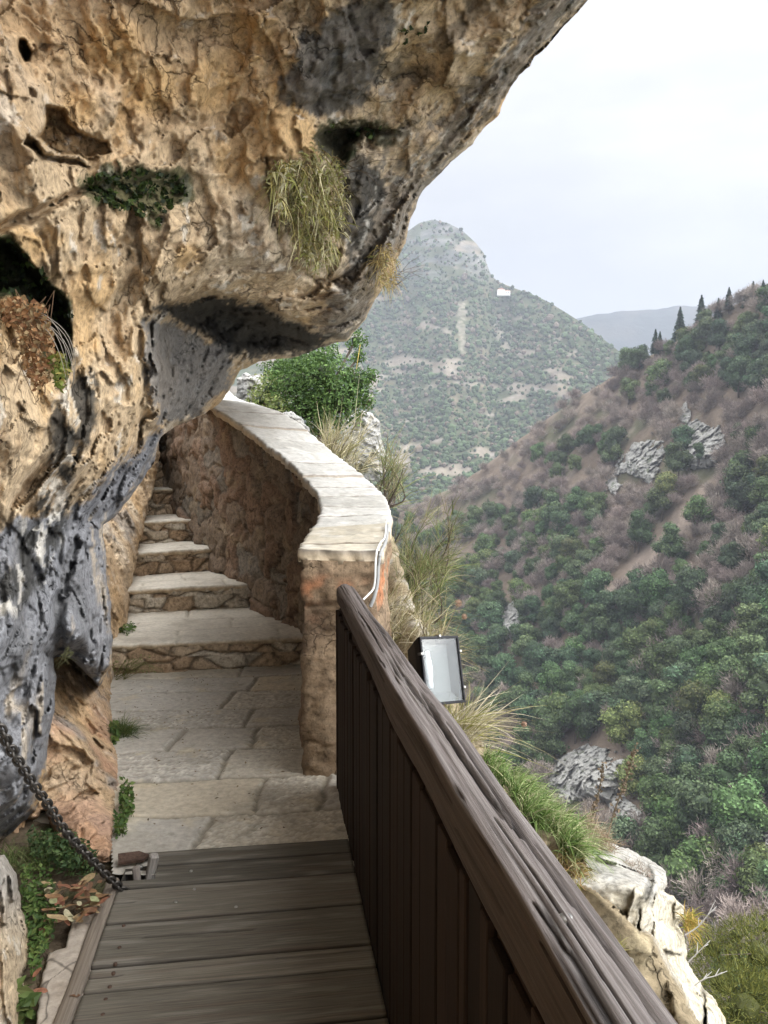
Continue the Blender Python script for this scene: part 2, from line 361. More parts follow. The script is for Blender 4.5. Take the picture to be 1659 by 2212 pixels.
ctrl_front = [(-1400, -1000, 1.5), (0, -1000, 2.3), (1000, -1000, 2.6), (2000, -1000, 2.9), (-1400, 500, 1.25), (-1400, 1800, 1.3), (-600, 1000, 1.8), (-500, 0, 1.9),
    (0, 0, 2.55), (400, 0, 3.1), (800, 0, 3.45), (1200, 0, 3.75), (1500, -300, 3.5), (0, 300, 2.5), (0, 500, 2.45), (0, 800, 2.5), (0, 1000, 2.5), (0, 1300, 2.55), (0, 1550, 2.7), (0, 1800, 2.85), (-300, 1800, 2.3),
    (200, 200, 2.9), (400, 200, 3.3), (600, 300, 3.8), (800, 300, 4.1), (950, 300, 4.35), (1050, 200, 4.2), (200, 450, 3.0), (200, 600, 3.1), (400, 450, 3.6), (400, 580, 3.75), (600, 600, 4.3), (750, 600, 4.7), (850, 480, 4.7), (800, 680, 5.0), (700, 735, 5.4),
    (250, 800, 3.4), (270, 700, 3.5), (200, 1000, 3.3), (100, 1000, 2.85), (290, 900, 3.8), (380, 850, 4.3), (470, 860, 5.3), (560, 720, 5.2), (330, 960, 4.4), (230, 1120, 4.0), (170, 1100, 3.5), (190, 1300, 3.55), (235, 1400, 3.7), (205, 1470, 3.6), (120, 1400, 3.05), (100, 1600, 2.95), (60, 1750, 2.85)]
lip = [(305, 690), (355, 655), (430, 632), (500, 628), (560, 645), (610, 672), (665, 705), (730, 722), (800, 690), (760, 800), (600, 900), (480, 960), (350, 960), (335, 880), (322, 760)]
deep = [(330, 668), (430, 640), (560, 655), (650, 705), (720, 725), (660, 760), (540, 775), (500, 760), (420, 715)]
hole_l = [(-60, 500), (20, 515), (75, 560), (110, 610), (150, 650), (160, 720), (152, 800), (130, 840), (95, 800), (75, 690), (30, 640), (-60, 640)]
hole_t = [(660, 300), (700, 265), (790, 255), (860, 275), (850, 300), (790, 300), (760, 330), (740, 380), (690, 330)]
hole_s = [(38, 78), (58, 82), (70, 108), (66, 132), (52, 140), (36, 112)]
blk = [(98, 222), (140, 236), (170, 280), (235, 300), (245, 335), (190, 345), (120, 335), (70, 300), (90, 270)]
blk2 = [(85, 255), (60, 285), (100, 330), (170, 345), (200, 370), (90, 350), (40, 310)]
mossb = [(170, 395), (230, 370), (330, 365), (405, 378), (405, 425), (360, 455), (340, 490), (290, 460), (240, 445), (190, 425)]
ledge_line = [(-60, 500), (60, 445), (180, 395), (240, 400), (180, 430), (60, 490), (-60, 540)]
fold1 = [(240, 1020), (300, 960), (340, 930), (345, 1000), (250, 1120), (215, 1150), (150, 1150), (200, 1080)]
fold2 = [(105, 1290), (125, 1270), (140, 1200), (165, 1130), (180, 1180), (150, 1300), (150, 1420), (120, 1440), (100, 1380)]
fold3 = [(215, 1190), (232, 1200), (250, 1400), (215, 1490), (185, 1440), (190, 1350), (205, 1290)]
shelf = [(560, 330), (585, 320), (600, 450), (620, 560), (700, 600), (760, 590), (770, 640), (640, 600), (575, 480)]
col_l = [(290, 690), (310, 700), (330, 860), (330, 930), (300, 960), (280, 800)]
st_tr = [(620, 140), (650, 70), (720, 15), (840, -20), (860, 60), (810, 170), (770, 235), (690, 255), (612, 230), (598, 180)]
st_rim = [(1400, -100), (1280, -10), (1120, 180), (1000, 330), (900, 430), (860, 530), (800, 660), (740, 745), (660, 760), (690, 690), (740, 600), (745, 480), (770, 400), (860, 350), (960, 250), (1040, 150), (1120, 60), (1200, -60)]
st_in = [(740, 330), (800, 330), (830, 400), (800, 480), (790, 560), (740, 570), (720, 480)]
st_gl = [(-100, 1190), (60, 1120), (150, 1105), (215, 1040), (300, 965), (345, 930), (345, 1000), (240, 1130), (225, 1200), (250, 1400), (210, 1500), (105, 1650), (70, 1780), (-100, 1850)]
st_bw = [(140, 830), (200, 800), (205, 920), (170, 1010), (150, 1120), (110, 1250), (40, 1330), (-40, 1320), (60, 1130), (100, 990), (110, 900)]
st_face = [(310, 690), (490, 745), (497, 850), (420, 905), (340, 915), (318, 800)]
st_och = [((100, 520), 45), ((405, 560), 40), ((330, 190), 80), ((460, 180), 90), ((240, 100), 90), ((540, 90), 70), ((170, 230), 60)]
def col_front(px, py, pos, crack, rid, S, wx, wy, h):
    c = rock_base(pos, rid, crack, 300)
    X, Y = px + wx * 2.2, py + wy * 2.2
    n1 = fbm(pos * 2.2, 5, 71); n2 = fbm(pos * 6.5, 4, 72); n3 = fbm(pos * 17, 4, 73)
    c = lerp3(c, TAN * np.array([1.05, .82, .58]), sstep(420, 100, py) * sstep(700, 500, px) * (.35 + .3 * n1))
    for (qx, qy), rr in st_och:
        c = lerp3(c, OCH * (1 + .15 * n2)[:, None], sstep(rr, rr * .4, np.hypot(px - qx + wx * 2, py - qy + wy * 2)) * .55)
    def st(poly, colr, w, amt, nb=.5, n=n1):
        nonlocal c
        k = sstep(-w * .55, w * .55, sdf(poly, X, Y) + (n * nb) * w * 2.2 + n3 * w * 1.6) * amt
        c = lerp3(c, colr, k)
    st(st_tr, GREY * .30, 18, .85)
    st(st_rim, GREY * .42, 28, .70, 1.3)
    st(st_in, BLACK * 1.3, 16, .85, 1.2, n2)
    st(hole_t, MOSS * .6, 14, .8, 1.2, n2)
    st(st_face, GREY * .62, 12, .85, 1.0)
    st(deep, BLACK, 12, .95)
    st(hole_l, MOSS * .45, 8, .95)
    st(mossb, MOSS * .8, 12, .8, 2.2, n2)
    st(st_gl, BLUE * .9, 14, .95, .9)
    gl = sstep(-5, 10, sdf(st_gl, X, Y))
    c = lerp3(c, CREAM * .85, gl * sstep(.10, .30, fbm(pos * np.array([3, 3, 1.3]), 5, 81)) * .75)
    c = lerp3(c, GREY * .35, gl * sstep(.1, .35, fbm(pos * np.array([3, 3, 1.5]), 4, 82)) * .4)
    bw = sstep(-8, 14, sdf(st_bw, X, Y) + n2 * 30)
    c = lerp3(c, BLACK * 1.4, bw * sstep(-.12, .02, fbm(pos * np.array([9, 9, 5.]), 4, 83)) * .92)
    c = lerp3(c, WHITE * .9, bw * sstep(.12, .2, -fbm(pos * np.array([9, 9, 5.]), 4, 83)) * .7)
    rim = sstep(0, 30, sdf(st_rim, X, Y)) + sstep(0, 15, sdf(st_in, X, Y))
    c = lerp3(c, WHITE * .7, np.clip(rim, 0, 1) * sstep(.2, .28, fbm(pos * 11, 3, 84)) * .6)
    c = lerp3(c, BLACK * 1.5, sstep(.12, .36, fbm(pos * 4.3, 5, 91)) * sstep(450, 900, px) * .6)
    return np.clip(c, .01, .8)
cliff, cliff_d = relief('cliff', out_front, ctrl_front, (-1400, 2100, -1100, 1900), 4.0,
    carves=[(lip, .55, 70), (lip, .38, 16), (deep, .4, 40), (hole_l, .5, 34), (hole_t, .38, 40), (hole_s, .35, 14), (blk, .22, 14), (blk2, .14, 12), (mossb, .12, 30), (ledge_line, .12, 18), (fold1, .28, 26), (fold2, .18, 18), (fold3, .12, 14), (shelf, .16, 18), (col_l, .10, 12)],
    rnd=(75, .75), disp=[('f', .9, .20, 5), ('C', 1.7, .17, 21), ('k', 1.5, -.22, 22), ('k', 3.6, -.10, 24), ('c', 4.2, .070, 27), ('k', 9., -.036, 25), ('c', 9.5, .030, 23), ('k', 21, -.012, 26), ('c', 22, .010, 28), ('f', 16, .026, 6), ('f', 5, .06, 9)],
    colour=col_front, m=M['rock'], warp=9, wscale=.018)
tag(cliff, 'tan and grey limestone cliff bulging out over the path', 'cliff', kind='structure')

out_rear = [(-200, 880), (345, 880), (342, 1000), (331, 1060), (313, 1125), (299, 1190), (281, 1275), (279, 1330), (254, 1390), (244, 1470), (252, 1560), (268, 1640), (274, 1710), (258, 1775), (246, 1865), (120, 1885), (60, 1850), (-200, 1850)]
ctrl_rear = [(-100, 1000, 5.), (335, 1000, 9.6), (332, 1050, 9.3), (312, 1130, 8.5), (298, 1200, 7.75), (279, 1275, 7.1), (252, 1390, 6.05), (238, 1480, 5.6), (247, 1590, 4.65), (270, 1700, 3.92), (247, 1855, 3.22),
             (230, 1130, 7.2), (230, 1250, 6.5), (225, 1400, 5.7), (150, 1450, 4.7), (100, 1400, 4.4), (120, 1650, 3.75), (120, 1840, 3.35), (60, 1800, 3.45), (180, 1750, 3.5), (180, 1600, 4.0), (-100, 1800, 3.6), (200, 1500, 4.9)]
under = [(50, 1770), (105, 1740), (128, 1800), (120, 1870), (40, 1870)]
def col_rear(px, py, pos, crack, rid, S, wx, wy, h):
    c = rock_base(pos, rid, crack, 500)
    X, Y = px + wx * 2, py + wy * 2
    n1 = fbm(pos * 2.2, 5, 75)
    c = lerp3(c, np.array((.46, .30, .175)), .35 * np.ones(len(pos))); c = lerp3(c, BROWN * .6, sstep(.08, .3, fbm(pos * np.array([4, 4, 2]), 4, 77)) * .7); c = lerp3(c, GREY, sstep(.12, .3, fbm(pos * 3 + 7, 4, 78)) * .6)
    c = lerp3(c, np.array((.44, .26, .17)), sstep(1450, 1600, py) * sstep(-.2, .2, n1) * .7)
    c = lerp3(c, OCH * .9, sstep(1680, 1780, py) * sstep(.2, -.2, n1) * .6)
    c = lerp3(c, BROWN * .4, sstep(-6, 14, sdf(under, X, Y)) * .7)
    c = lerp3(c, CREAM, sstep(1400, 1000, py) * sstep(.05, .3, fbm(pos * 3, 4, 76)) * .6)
    return np.clip(c, .01, .8)
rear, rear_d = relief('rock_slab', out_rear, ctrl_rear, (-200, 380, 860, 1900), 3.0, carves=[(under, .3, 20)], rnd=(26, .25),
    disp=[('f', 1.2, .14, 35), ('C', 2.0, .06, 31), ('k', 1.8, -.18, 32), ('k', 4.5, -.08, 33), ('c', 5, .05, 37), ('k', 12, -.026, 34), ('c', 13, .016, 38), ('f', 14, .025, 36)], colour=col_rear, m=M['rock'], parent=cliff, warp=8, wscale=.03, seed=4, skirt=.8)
tag(rear, 'sandy orange rock face beside the steps and path')

# ------------------------------------------------------------------ boulder at the lower left corner
out_b = [(-260, 1830), (8, 1848), (38, 1890), (46, 1960), (62, 2010), (64, 2062), (50, 2110), (57, 2160), (48, 2330), (-260, 2330)]
def col_b(px, py, pos, crack, rid, S, wx, wy, h):
    c = rock_base(pos, rid, crack, 700)
    c = lerp3(c, GREY * 1.3, sstep(2050, 1900, py + wy * 3) * .7)
    return c
bl, _ = relief('boulder', out_b, [(-200, 1850, 1.9), (0, 1860, 2.45), (50, 2000, 2.55), (60, 2060, 2.5), (50, 2200, 2.3), (-200, 2200, 1.6), (-50, 2050, 2.05)], (-260, 80, 1810, 2330), 3,
    rnd=(30, .18), disp=[('f', 1.5, .08, 41), ('C', 4, .06, 42), ('c', 12, .02, 43)], colour=col_b, m=M['rock'], warp=5, wscale=.04, seed=7, skirt=.5)
tag(bl, 'grey and tan rock at the weedy edge of the boardwalk', 'rock')

# ------------------------------------------------------------------ parapet wall with cap stones
Ipx = [(653, 1188, 4.05), (676, 1152, 4.5), (701, 1104, 5.1), (695, 1067, 5.65), (674, 1038, 6.05), (633, 1000, 6.6), (583, 958, 7.05), (541, 925, 7.45), (474, 883, 8.1)]
Opx = [(812, 1192, 4.02), (833, 1138, 4.75), (836, 1104, 5.25), (821, 1067, 5.95), (792, 1038, 6.5), (745, 1003, 7.1), (712, 975, 7.5), (668, 936, 7.9), (600, 890, 8.45)]
I = np.array([P(*a) for a in Ipx] + [(-1.95, 8.65, 2.36), (-2.33, 9.4, 2.62), (-2.78, 10.35, 2.95), (-3.7, 12.2, 3.5)])
O = np.array([P(*a) for a in Opx] + [P(508, 856, 9.5), (-2.05, 10.1, 2.66), (-2.5, 10.95, 2.98), (-3.3, 12.5, 3.5)])
def resample(pl, n):
    pl = np.asarray(pl, float)
    # Catmull-Rom through the points
    t = np.linspace(0, len(pl) - 1, n); i = np.clip(np.floor(t).astype(int), 0, len(pl) - 2); f = (t - i)[:, None]
    q = lambda k: pl[np.clip(k, 0, len(pl) - 1)]
    a, b, c, d = q(i - 1), q(i), q(i + 1), q(i + 2)
    return .5 * (2 * b + (c - a) * f + (2 * a - 5 * b + 4 * c - d) * f ** 2 + (3 * b - a - 3 * c + d) * f ** 3)
Is, Os = resample(I, 200), resample(O, 200)
parapet = thing('stone_parapet', 'curved rubble stone parapet wall with pale flat cap stones', 'wall', (-.4, 4.05, 0))
PL = Vector(parapet.location)
def child(o):
    o.matrix_parent_inverse = Matrix.Identity(4); o.location = Vector(o.location) - PL; return o
loop = np.vstack([Is[::-1], np.linspace(Is[0], Os[0], 12)[1:-1], Os])
seg = np.r_[0, np.cumsum(np.linalg.norm(np.diff(loop[:, :2], axis=0), axis=1))]
ns = int(seg[-1] / .018); ss = np.linspace(0, seg[-1], ns)
lp = np.stack([np.interp(ss, seg, loop[:, k]) for k in range(3)], -1)
tg = np.gradient(lp[:, :2], axis=0); tg /= np.linalg.norm(tg, axis=1)[:, None] + 1e-9
nr = np.stack([tg[:, 1], -tg[:, 0]], -1)
mid = lp[:, :2].mean(0)
sI = seg[199]
nz_ = 150
zt = np.linspace(0, 1, nz_)
nearend = (ss > sI - .05) & (ss < sI + .45)
zb = np.where(ss > sI + .4, -1.6, -.25)
Zg = zb[None] + (lp[:, 2] - .05 - zb)[None] * zt[:, None]
Vw = np.stack([np.repeat(lp[None, :, 0], nz_, 0), np.repeat(lp[None, :, 1], nz_, 0), Zg], -1)
nrm = np.repeat(np.c_[nr, np.zeros(ns)][None], nz_, 0)
# outward side: away from the wall's own core
core = np.array([np.interp(0, [0], [0])])
pv = Vw.reshape(-1, 3); nv = nrm.reshape(-1, 3)
test = np.array([Is[0] - Os[0]])[0]
kk = np.argmin(np.abs(ss - sI * .9)); 
if nr[kk] @ (Is[20, :2] - Os[20, :2]) < 0: nv = -nv
uv = np.c_[np.repeat(ss[None], nz_, 0).ravel(), Zg.ravel(), np.zeros(len(pv))]
wv = np.stack([fbm(uv * 2.2, 3, 601), fbm(uv * 2.2, 3, 602), np.zeros(len(pv))], -1) * .5
q1 = uv * np.array([2.9, 3.9, 1]) + wv * 2.6; q1[:, 2] = .5
v1, e1, r1 = cells(q1, 61)
v2, e2, r2 = cells(pv * 11, 62)
endw = 1 - .72 * np.repeat(sstep(sI - .12, sI, ss)[None], nz_, 0).ravel()
dsp = ((sstep(0, .2, e1) - .6) * .03 + v1 * .042 - chips(pv * 9, 62) * .022) * endw + fbm(pv * 3.0, 4, 63) * .04 - chips(pv * 5, 69) * .02 + fbm(pv * 16, 3, 64) * .012
blend = np.clip((Zg.ravel() * 0 + 1), 0, 1)
pw = pv + nv * dsp[:, None]
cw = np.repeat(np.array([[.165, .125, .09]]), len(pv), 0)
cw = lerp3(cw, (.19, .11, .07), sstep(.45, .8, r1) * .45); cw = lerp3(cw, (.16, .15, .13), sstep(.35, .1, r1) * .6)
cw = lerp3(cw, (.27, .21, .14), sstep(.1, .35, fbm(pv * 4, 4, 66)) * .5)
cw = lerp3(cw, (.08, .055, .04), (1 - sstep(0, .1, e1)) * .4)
endm = np.repeat(nearend[None], nz_, 0).ravel()
endm = np.repeat(sstep(sI - .03, sI + .03, ss)[None], nz_, 0).ravel()
cw = lerp3(cw, lerp3(np.repeat([[.27, .195, .125]], len(pv), 0), (.165, .115, .075), sstep(0, .35, fbm(pv * 4, 4, 70))), endm * .85)
cw = lerp3(cw, (.42, .16, .07), endm * sstep(.13, .02, np.abs(Zg.ravel() - .93 + fbm(pv * 5, 3, 68) * .08)) * sstep(-.1, .2, fbm(pv * 6, 3, 67)) * .7)
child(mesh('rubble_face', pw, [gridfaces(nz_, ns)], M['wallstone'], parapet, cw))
# cap stones
rs = random.Random(5)
cuts = [0.0, 6, 13, 21, 30, 38, 49, 60, 71, 83, 95, 107, 119, 131, 143, 156, 170, 184, 199]
for k in range(len(cuts) - 1):
    t0, t1 = cuts[k] + .25, cuts[k + 1] - .25
    na, nb = 25, 27
    ta = np.linspace(t0, t1, na)
    ii = np.stack([np.interp(ta, np.arange(200), Is[:, j]) for j in range(3)], -1); oo = np.stack([np.interp(ta, np.arange(200), Os[:, j]) for j in range(3)], -1)
    sk = rs.uniform(-.04, .04); dirv = oo - ii
    ub = np.linspace(-.07, 1.06, nb)
    T = ii[:, None] + dirv[:, None] * ub[None, :, None]
    T[:, :, 2] += rs.uniform(-.010, .010)
    flat = T.reshape(-1, 3)
    ed = np.zeros((na, nb)); ed[[0, -1]] = 1; ed[:, [0, -1]] = 1; ed = ed.ravel()
    flat = flat + np.c_[noise(flat * 14, 3) * .016 * ed, noise(flat * 14, 5) * .022 * ed, fbm(flat * 6, 4, 7) * .012 - ed * .006]
    bot = flat.copy(); bot[:, 2] -= .058 + rs.uniform(0, .01)
    bot[:, :2] += np.c_[noise(bot * 17, 8), noise(bot * 17, 9)] * .012 * ed[:, None]
    # a thicker edge with a chipped middle ring
    midr = (flat + bot) / 2; cen = flat.mean(0); midr[:, :2] += (midr[:, :2] - cen[:2]) * (.012 + .02 * noise(midr * 20, 4))[:, None]
    per = np.r_[np.arange(nb), np.arange(1, na) * nb + nb - 1, (na - 1) * nb + np.arange(nb - 2, -1, -1), np.arange(na - 2, 0, -1) * nb]
    n0 = len(flat); V = np.vstack([flat, bot, midr[per]])
    p2 = np.roll(per, -1); mi = np.arange(len(per)) + 2 * n0; mi2 = np.roll(mi, -1)
    f = [gridfaces(na, nb), gridfaces(na, nb, n0)[:, ::-1], np.stack([per, mi, mi2, p2], 1), np.stack([mi, per + n0, p2 + n0, mi2], 1)]
    g = rs.uniform(-.06, .06)
    cc = np.repeat(np.array([[.45 + g, .435 + g, .40 + g]]), len(V), 0)
    if k in (0, 1, 2): cc = cc * np.array([1.06, .99, .86])
    cc = lerp3(cc, (.62, .60, .55), sstep(.1, .4, fbm(V * 5, 4, 12)) * .6); cc = lerp3(cc, (.33, .31, .27), sstep(.08, .35, fbm(V * 9 + 4, 4, 13)) * .5)
    cc = lerp3(cc, (.16, .13, .10), np.r_[np.clip(np.where(np.arange(n0) // nb % (na - 1) == 0, 1, 0), 0, 1), np.zeros(len(V) - n0)] * .75)
    cc = lerp3(cc, (.44, .33, .2), np.r_[np.zeros(n0), np.ones(len(V) - n0)] * .6)
    child(mesh('cap_stone', V, f, M['cap'], parapet, cc))

# ------------------------------------------------------------------ stone path (flagstones)
Ud = np.array([-.147, .989]); Vd = np.array([.989, .147])       # along the path, across the path
def flags(name, x0, x1, y0, y1, rows, splits, z, m, st=.011, rot=True, zfun=None, parent=None):
    nx, ny = int((x1 - x0) / st), int((y1 - y0) / st)
    X, Y = np.meshgrid(np.linspace(x0, x1, nx), np.linspace(y0, y1, ny))
    p = np.c_[X.ravel(), Y.ravel(), np.zeros(X.size)]
    wx, wy = fbm(p * 3, 3, 51) * .035, fbm(p * 3, 3, 52) * .035
    u = p[:, 0] + wx; v = p[:, 1] + wy - (.10 * (p[:, 0] + .8) if rot else 0)
    row = np.searchsorted(rows, v) - 1; row = np.clip(row, 0, len(rows) - 2)
    r_a = np.array(rows)
    e = np.minimum(v - r_a[row], r_a[row + 1] - v); sid = row * 10.
    for r in range(len(rows) - 1):
        sp = np.array([x0 - 9] + list(splits[r]) + [x1 + 9]); k = row == r
        j = np.clip(np.searchsorted(sp, u[k]) - 1, 0, len(sp) - 2)
        e[k] = np.minimum(e[k], np.minimum(u[k] - sp[j], sp[j + 1] - u[k])); sid[k] += j
    rn = _h(sid, sid * 0, sid * 0, 77); rn2 = _h(sid, sid * 0 + 3, sid * 0, 78)
    jt = sstep(.006, .02, e + fbm(p * 22, 2, 53) * .01)
    rough = sstep(.45, .75, rn2)
    pit = fbm(p * np.array([24, 44, 1]), 4, 54); rough = np.maximum(rough, (((row == 0) & (u > -.79)) | ((row == 1) & (u > -.62)) | ((row == 3) & (u > -.8))) * 1.0)
    hz = jt * (.012 + rn * .008) + fbm(p * 4, 4, 55) * .012 + (.12 - np.abs(pit)) * .03 * rough + fbm(p * 18, 3, 56) * .004
    c = np.repeat(np.array([[.47, .425, .35]]), len(p), 0)
    c = lerp3(c, (.41, .38, .335), sstep(.3, .7, rn) * .8); c = lerp3(c, (.52, .43, .30), sstep(.35, .1, rn) * .7)
    c = lerp3(c, (.31, .28, .23), sstep(.02, .3, fbm(p * 2.6, 4, 57)) * .55)
    c = lerp3(c, (.62, .58, .5), rough * sstep(.09, .03, np.abs(pit)) * sstep(-.15, .15, fbm(p * 6, 3, 60)) * .8); c = lerp3(c, (.26, .225, .18), rough * sstep(.08, .2, np.abs(pit)) * .45)
    c = lerp3(c, (.52, .44, .3), sstep(.2, .4, fbm(p * 5, 4, 58)) * .45)
    c = lerp3(c, (.19, .165, .125), (1 - jt) * .8)
    c = lerp3(c, (.10, .10, .06), sstep(.32, .5, fbm(p * 8, 4, 59)) * .4)
    zz = z + hz + (zfun(p) if zfun else 0)
    gf = gridfaces(ny, nx); hx_, hy_, _ = pix(np.c_[p[:, :2], zz])
    gf = gf[~((hx_ < 238) & (hy_ > 1780))[gf].any(1)]
    return mesh(name, np.c_[p[:, :2], zz], [gf], m, parent, c)
fl = flags('stone_path', -2.6, .05, 3.02, 6.6, [2.6, 3.56, 3.98, 4.4, 4.78, 5.16, 5.56, 5.95, 7], [[-.79], [-.60, -.3], [-.86, -.36], [-1.2, -.75], [-.85], [-1.05, -.5], [-.95], [-1.1]], -.015, M['paving'])
tag(fl, 'worn pale flagstone path between rock and parapet', 'path', kind='structure')

# ------------------------------------------------------------------ stairs
stairs = thing('stone_stairs', 'worn stone stairs climbing left between rock and parapet', 'stairs', (-1.3, 6.1, 0))
SL = Vector(stairs.location)
steps = [((-2.35, 5.90), (-.42, 6.32), .00, .235, 1.75), ((-2.75, 7.05), (-1.0, 7.62), .235, .46, 1.3), ((-2.95, 7.75), (-1.45, 8.72), .46, .70, 1.2), ((-3.1, 8.55), (-1.9, 9.5), .70, .95, 1.3), ((-3.3, 9.65), (-2.3, 10.4), .95, 1.28, 1.1), ((-3.5, 10.3), (-2.6, 11.0), 1.28, 1.62, 1.5), ((-3.8, 11.0), (-2.9, 11.9), 1.62, 1.9, 1.8)]
for k, (a, b, z0, z1, dep) in enumerate(steps):
    a, b = np.array(a), np.array(b); L = np.linalg.norm(b - a); t = (b - a) / L; nb_ = np.array([-t[1], t[0]])
    # riser: rubble face
    nu, nv_ = int(L / .014), 26
    uu, vv = np.meshgrid(np.linspace(0, L, nu), np.linspace(-.04, z1 - z0 - .03, nv_))
    w = uu.ravel(); zz = vv.ravel(); p = np.c_[w * 1.0, zz, np.full(w.size, k * 3.7)]
    ww = np.c_[fbm(p * 4, 2, 91), fbm(p * 4, 2, 92), np.zeros(w.size)] * .25
    rowsz = .115 if k == 0 else .13
    v1, e1, r1 = cells(np.c_[(w + np.floor(zz / rowsz) * .13) * 4.6, zz / rowsz, np.full(w.size, .5)] + ww, 95 + k)
    dsp = (sstep(0, .2, e1) - .5) * .03 + v1 * .02 + fbm(p * 12, 4, 94) * .018
    base = a[None] + t[None] * w[:, None] - nb_[None] * dsp[:, None]
    pos = np.c_[base, z0 + zz]
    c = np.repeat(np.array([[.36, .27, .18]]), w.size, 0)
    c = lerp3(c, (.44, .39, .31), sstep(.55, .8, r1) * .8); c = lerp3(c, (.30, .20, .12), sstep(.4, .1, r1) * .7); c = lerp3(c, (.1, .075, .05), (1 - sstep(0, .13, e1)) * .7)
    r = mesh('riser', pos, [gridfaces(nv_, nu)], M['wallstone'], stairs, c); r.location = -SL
    # tread slab
    nu, nv_ = int(L / .02), int(dep / .02)
    uu, vv = np.meshgrid(np.linspace(0, L, nu), np.linspace(-.022, dep, nv_)); w, v = uu.ravel(), vv.ravel()
    fr = np.exp(-((v + .022) / .02) ** 2)
    p = np.c_[w, v, np.full(w.size, k * 5.1)]
    v_ = v - fr * (noise(p * 9, 31) * .02 + noise(p * 22, 32) * .012)
    row = np.where(v < .42, 0, 1) + np.where(v > .85, 1, 0)
    jw = np.abs(((w + row * .37 + k * .21 + fbm(p * 3, 2, 35) * .05) % .78) - .39); jt = sstep(.0, .016, .39 - jw) * sstep(0, .014, np.abs(v - .42 - .03 * noise(p * 2, 5))) * sstep(0, .014, np.abs(v - .85))
    z = z1 - fr * .003 + fbm(p * 5, 4, 33) * .01 - (1 - jt) * .012
    top = np.c_[a[None] + t[None] * w[:, None] + nb_[None] * v_[:, None], z]
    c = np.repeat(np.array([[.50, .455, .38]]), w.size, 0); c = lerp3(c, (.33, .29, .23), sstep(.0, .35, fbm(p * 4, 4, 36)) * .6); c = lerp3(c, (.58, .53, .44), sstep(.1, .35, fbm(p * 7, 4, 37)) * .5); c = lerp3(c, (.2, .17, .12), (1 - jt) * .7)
    front = top[:nu].copy(); f2 = front.copy(); f2[:, 2] -= .048 + noise(f2 * 9, 3) * .012; f2[:, :2] += nb_ * .012
    f3 = f2.copy(); f3[:, :2] += nb_ * .07
    fm = (front + f2) / 2; fm[:, :2] -= nb_ * (.006 + .012 * noise(fm * 20, 6))[:, None]
    V = np.vstack([top, fm, f2, f3]); n0 = len(top); a_ = np.arange(nu)
    q = lambda A, B: np.stack([A[:-1], B[:-1], B[1:], A[1:]], 1)
    f = [gridfaces(nv_, nu), q(a_, a_ + n0), q(a_ + n0, a_ + n0 + nu), q(a_ + n0 + nu, a_ + n0 + 2 * nu)]
    cf = np.repeat(np.array([[.42, .33, .22]]), 3 * nu, 0)
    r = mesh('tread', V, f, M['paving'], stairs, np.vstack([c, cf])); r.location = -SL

# the rock goes on unseen behind the camera, added to block light from behind-left
yy = np.linspace(2.2, -9, 40); prof = np.array([(-1.7, -1.2), (-1.5, 0.), (-1.45, .8), (-1.6, 1.6), (-1.5, 2.3), (-1.1, 2.9), (-.5, 3.35), (.2, 3.75), (.8, 4.2), (1.2, 4.9), (1.3, 6.2), (1.0, 8.)])
pf = resample(np.c_[prof, np.zeros(len(prof))], 40)
A, B = np.meshgrid(np.arange(40), np.arange(40), indexing='ij')
V = np.stack([pf[B, 0] + (1.2 - yy[A]) * .04 - .35 * sstep(1.0, 2.2, yy[A]), yy[A], pf[B, 1] + .4 * sstep(1.2, 2.2, yy[A])], -1).reshape(-1, 3)
V = V + np.c_[fbm(V * .9, 4, 401), fbm(V * .9, 3, 402) * .3, fbm(V * .9, 4, 403)] * .35
cb = rock_base(V, np.full(len(V), .5), np.ones(len(V)), 300)
mesh('unseen_cliff_rock', V, [gridfaces(40, 40)], M['rock'], cliff, cb)

# ------------------------------------------------------------------ boardwalk and railing: a frame turned along the path
TH = math.atan2(.147, .989)
M['deck'] = mat('deck_wood', attr=True, rough=.75, nscale=9, namt=.4, bump=.5, bscale=14, bdist=.004, stretch=(.6, 22, 22), spec=.3)
M['rail'] = mat('rail_wood', attr=True, rough=.7, nscale=7, namt=.35, bump=.8, bscale=12, bdist=.005, stretch=(30, .5, 30), spec=.3)
M['slat'] = mat('slat_wood', attr=True, rough=.75, nscale=7, namt=.45, bump=.35, bscale=12, bdist=.003, stretch=(30, 30, .5), spec=.12)
M['steel'] = mat('steel', base=(.35, .34, .32), rough=.45, metal=1, namt=.3, bump=.2)
M['rust'] = mat('rusty_iron', base=(.095, .06, .045), rough=.65, metal=.55, namt=.6, nscale=60, bump=.5, bscale=120, bdist=.002)
M['chain'] = mat('chain_iron', base=(.085, .078, .07), rough=.5, metal=.75, namt=.5, nscale=50, bump=.4, bscale=160, bdist=.001)
deck = thing('boardwalk', 'weathered brown plank boardwalk leading to the stone path', 'boardwalk'); deck.rotation_euler = (0, 0, TH)
rs = random.Random(11)
def toW(l): l = np.asarray(l, float); return np.stack([l[..., 0] * Vd[0] + l[..., 1] * Ud[0], l[..., 0] * Vd[1] + l[..., 1] * Ud[1], l[..., 2]], -1)
bounds = [3.275, 3.155, 2.99, 2.765, 2.525, 2.40, 2.17, 1.93, 1.72, 1.48, 1.25, 1.0, .75, .5, .25, 0, -.3, -.6]
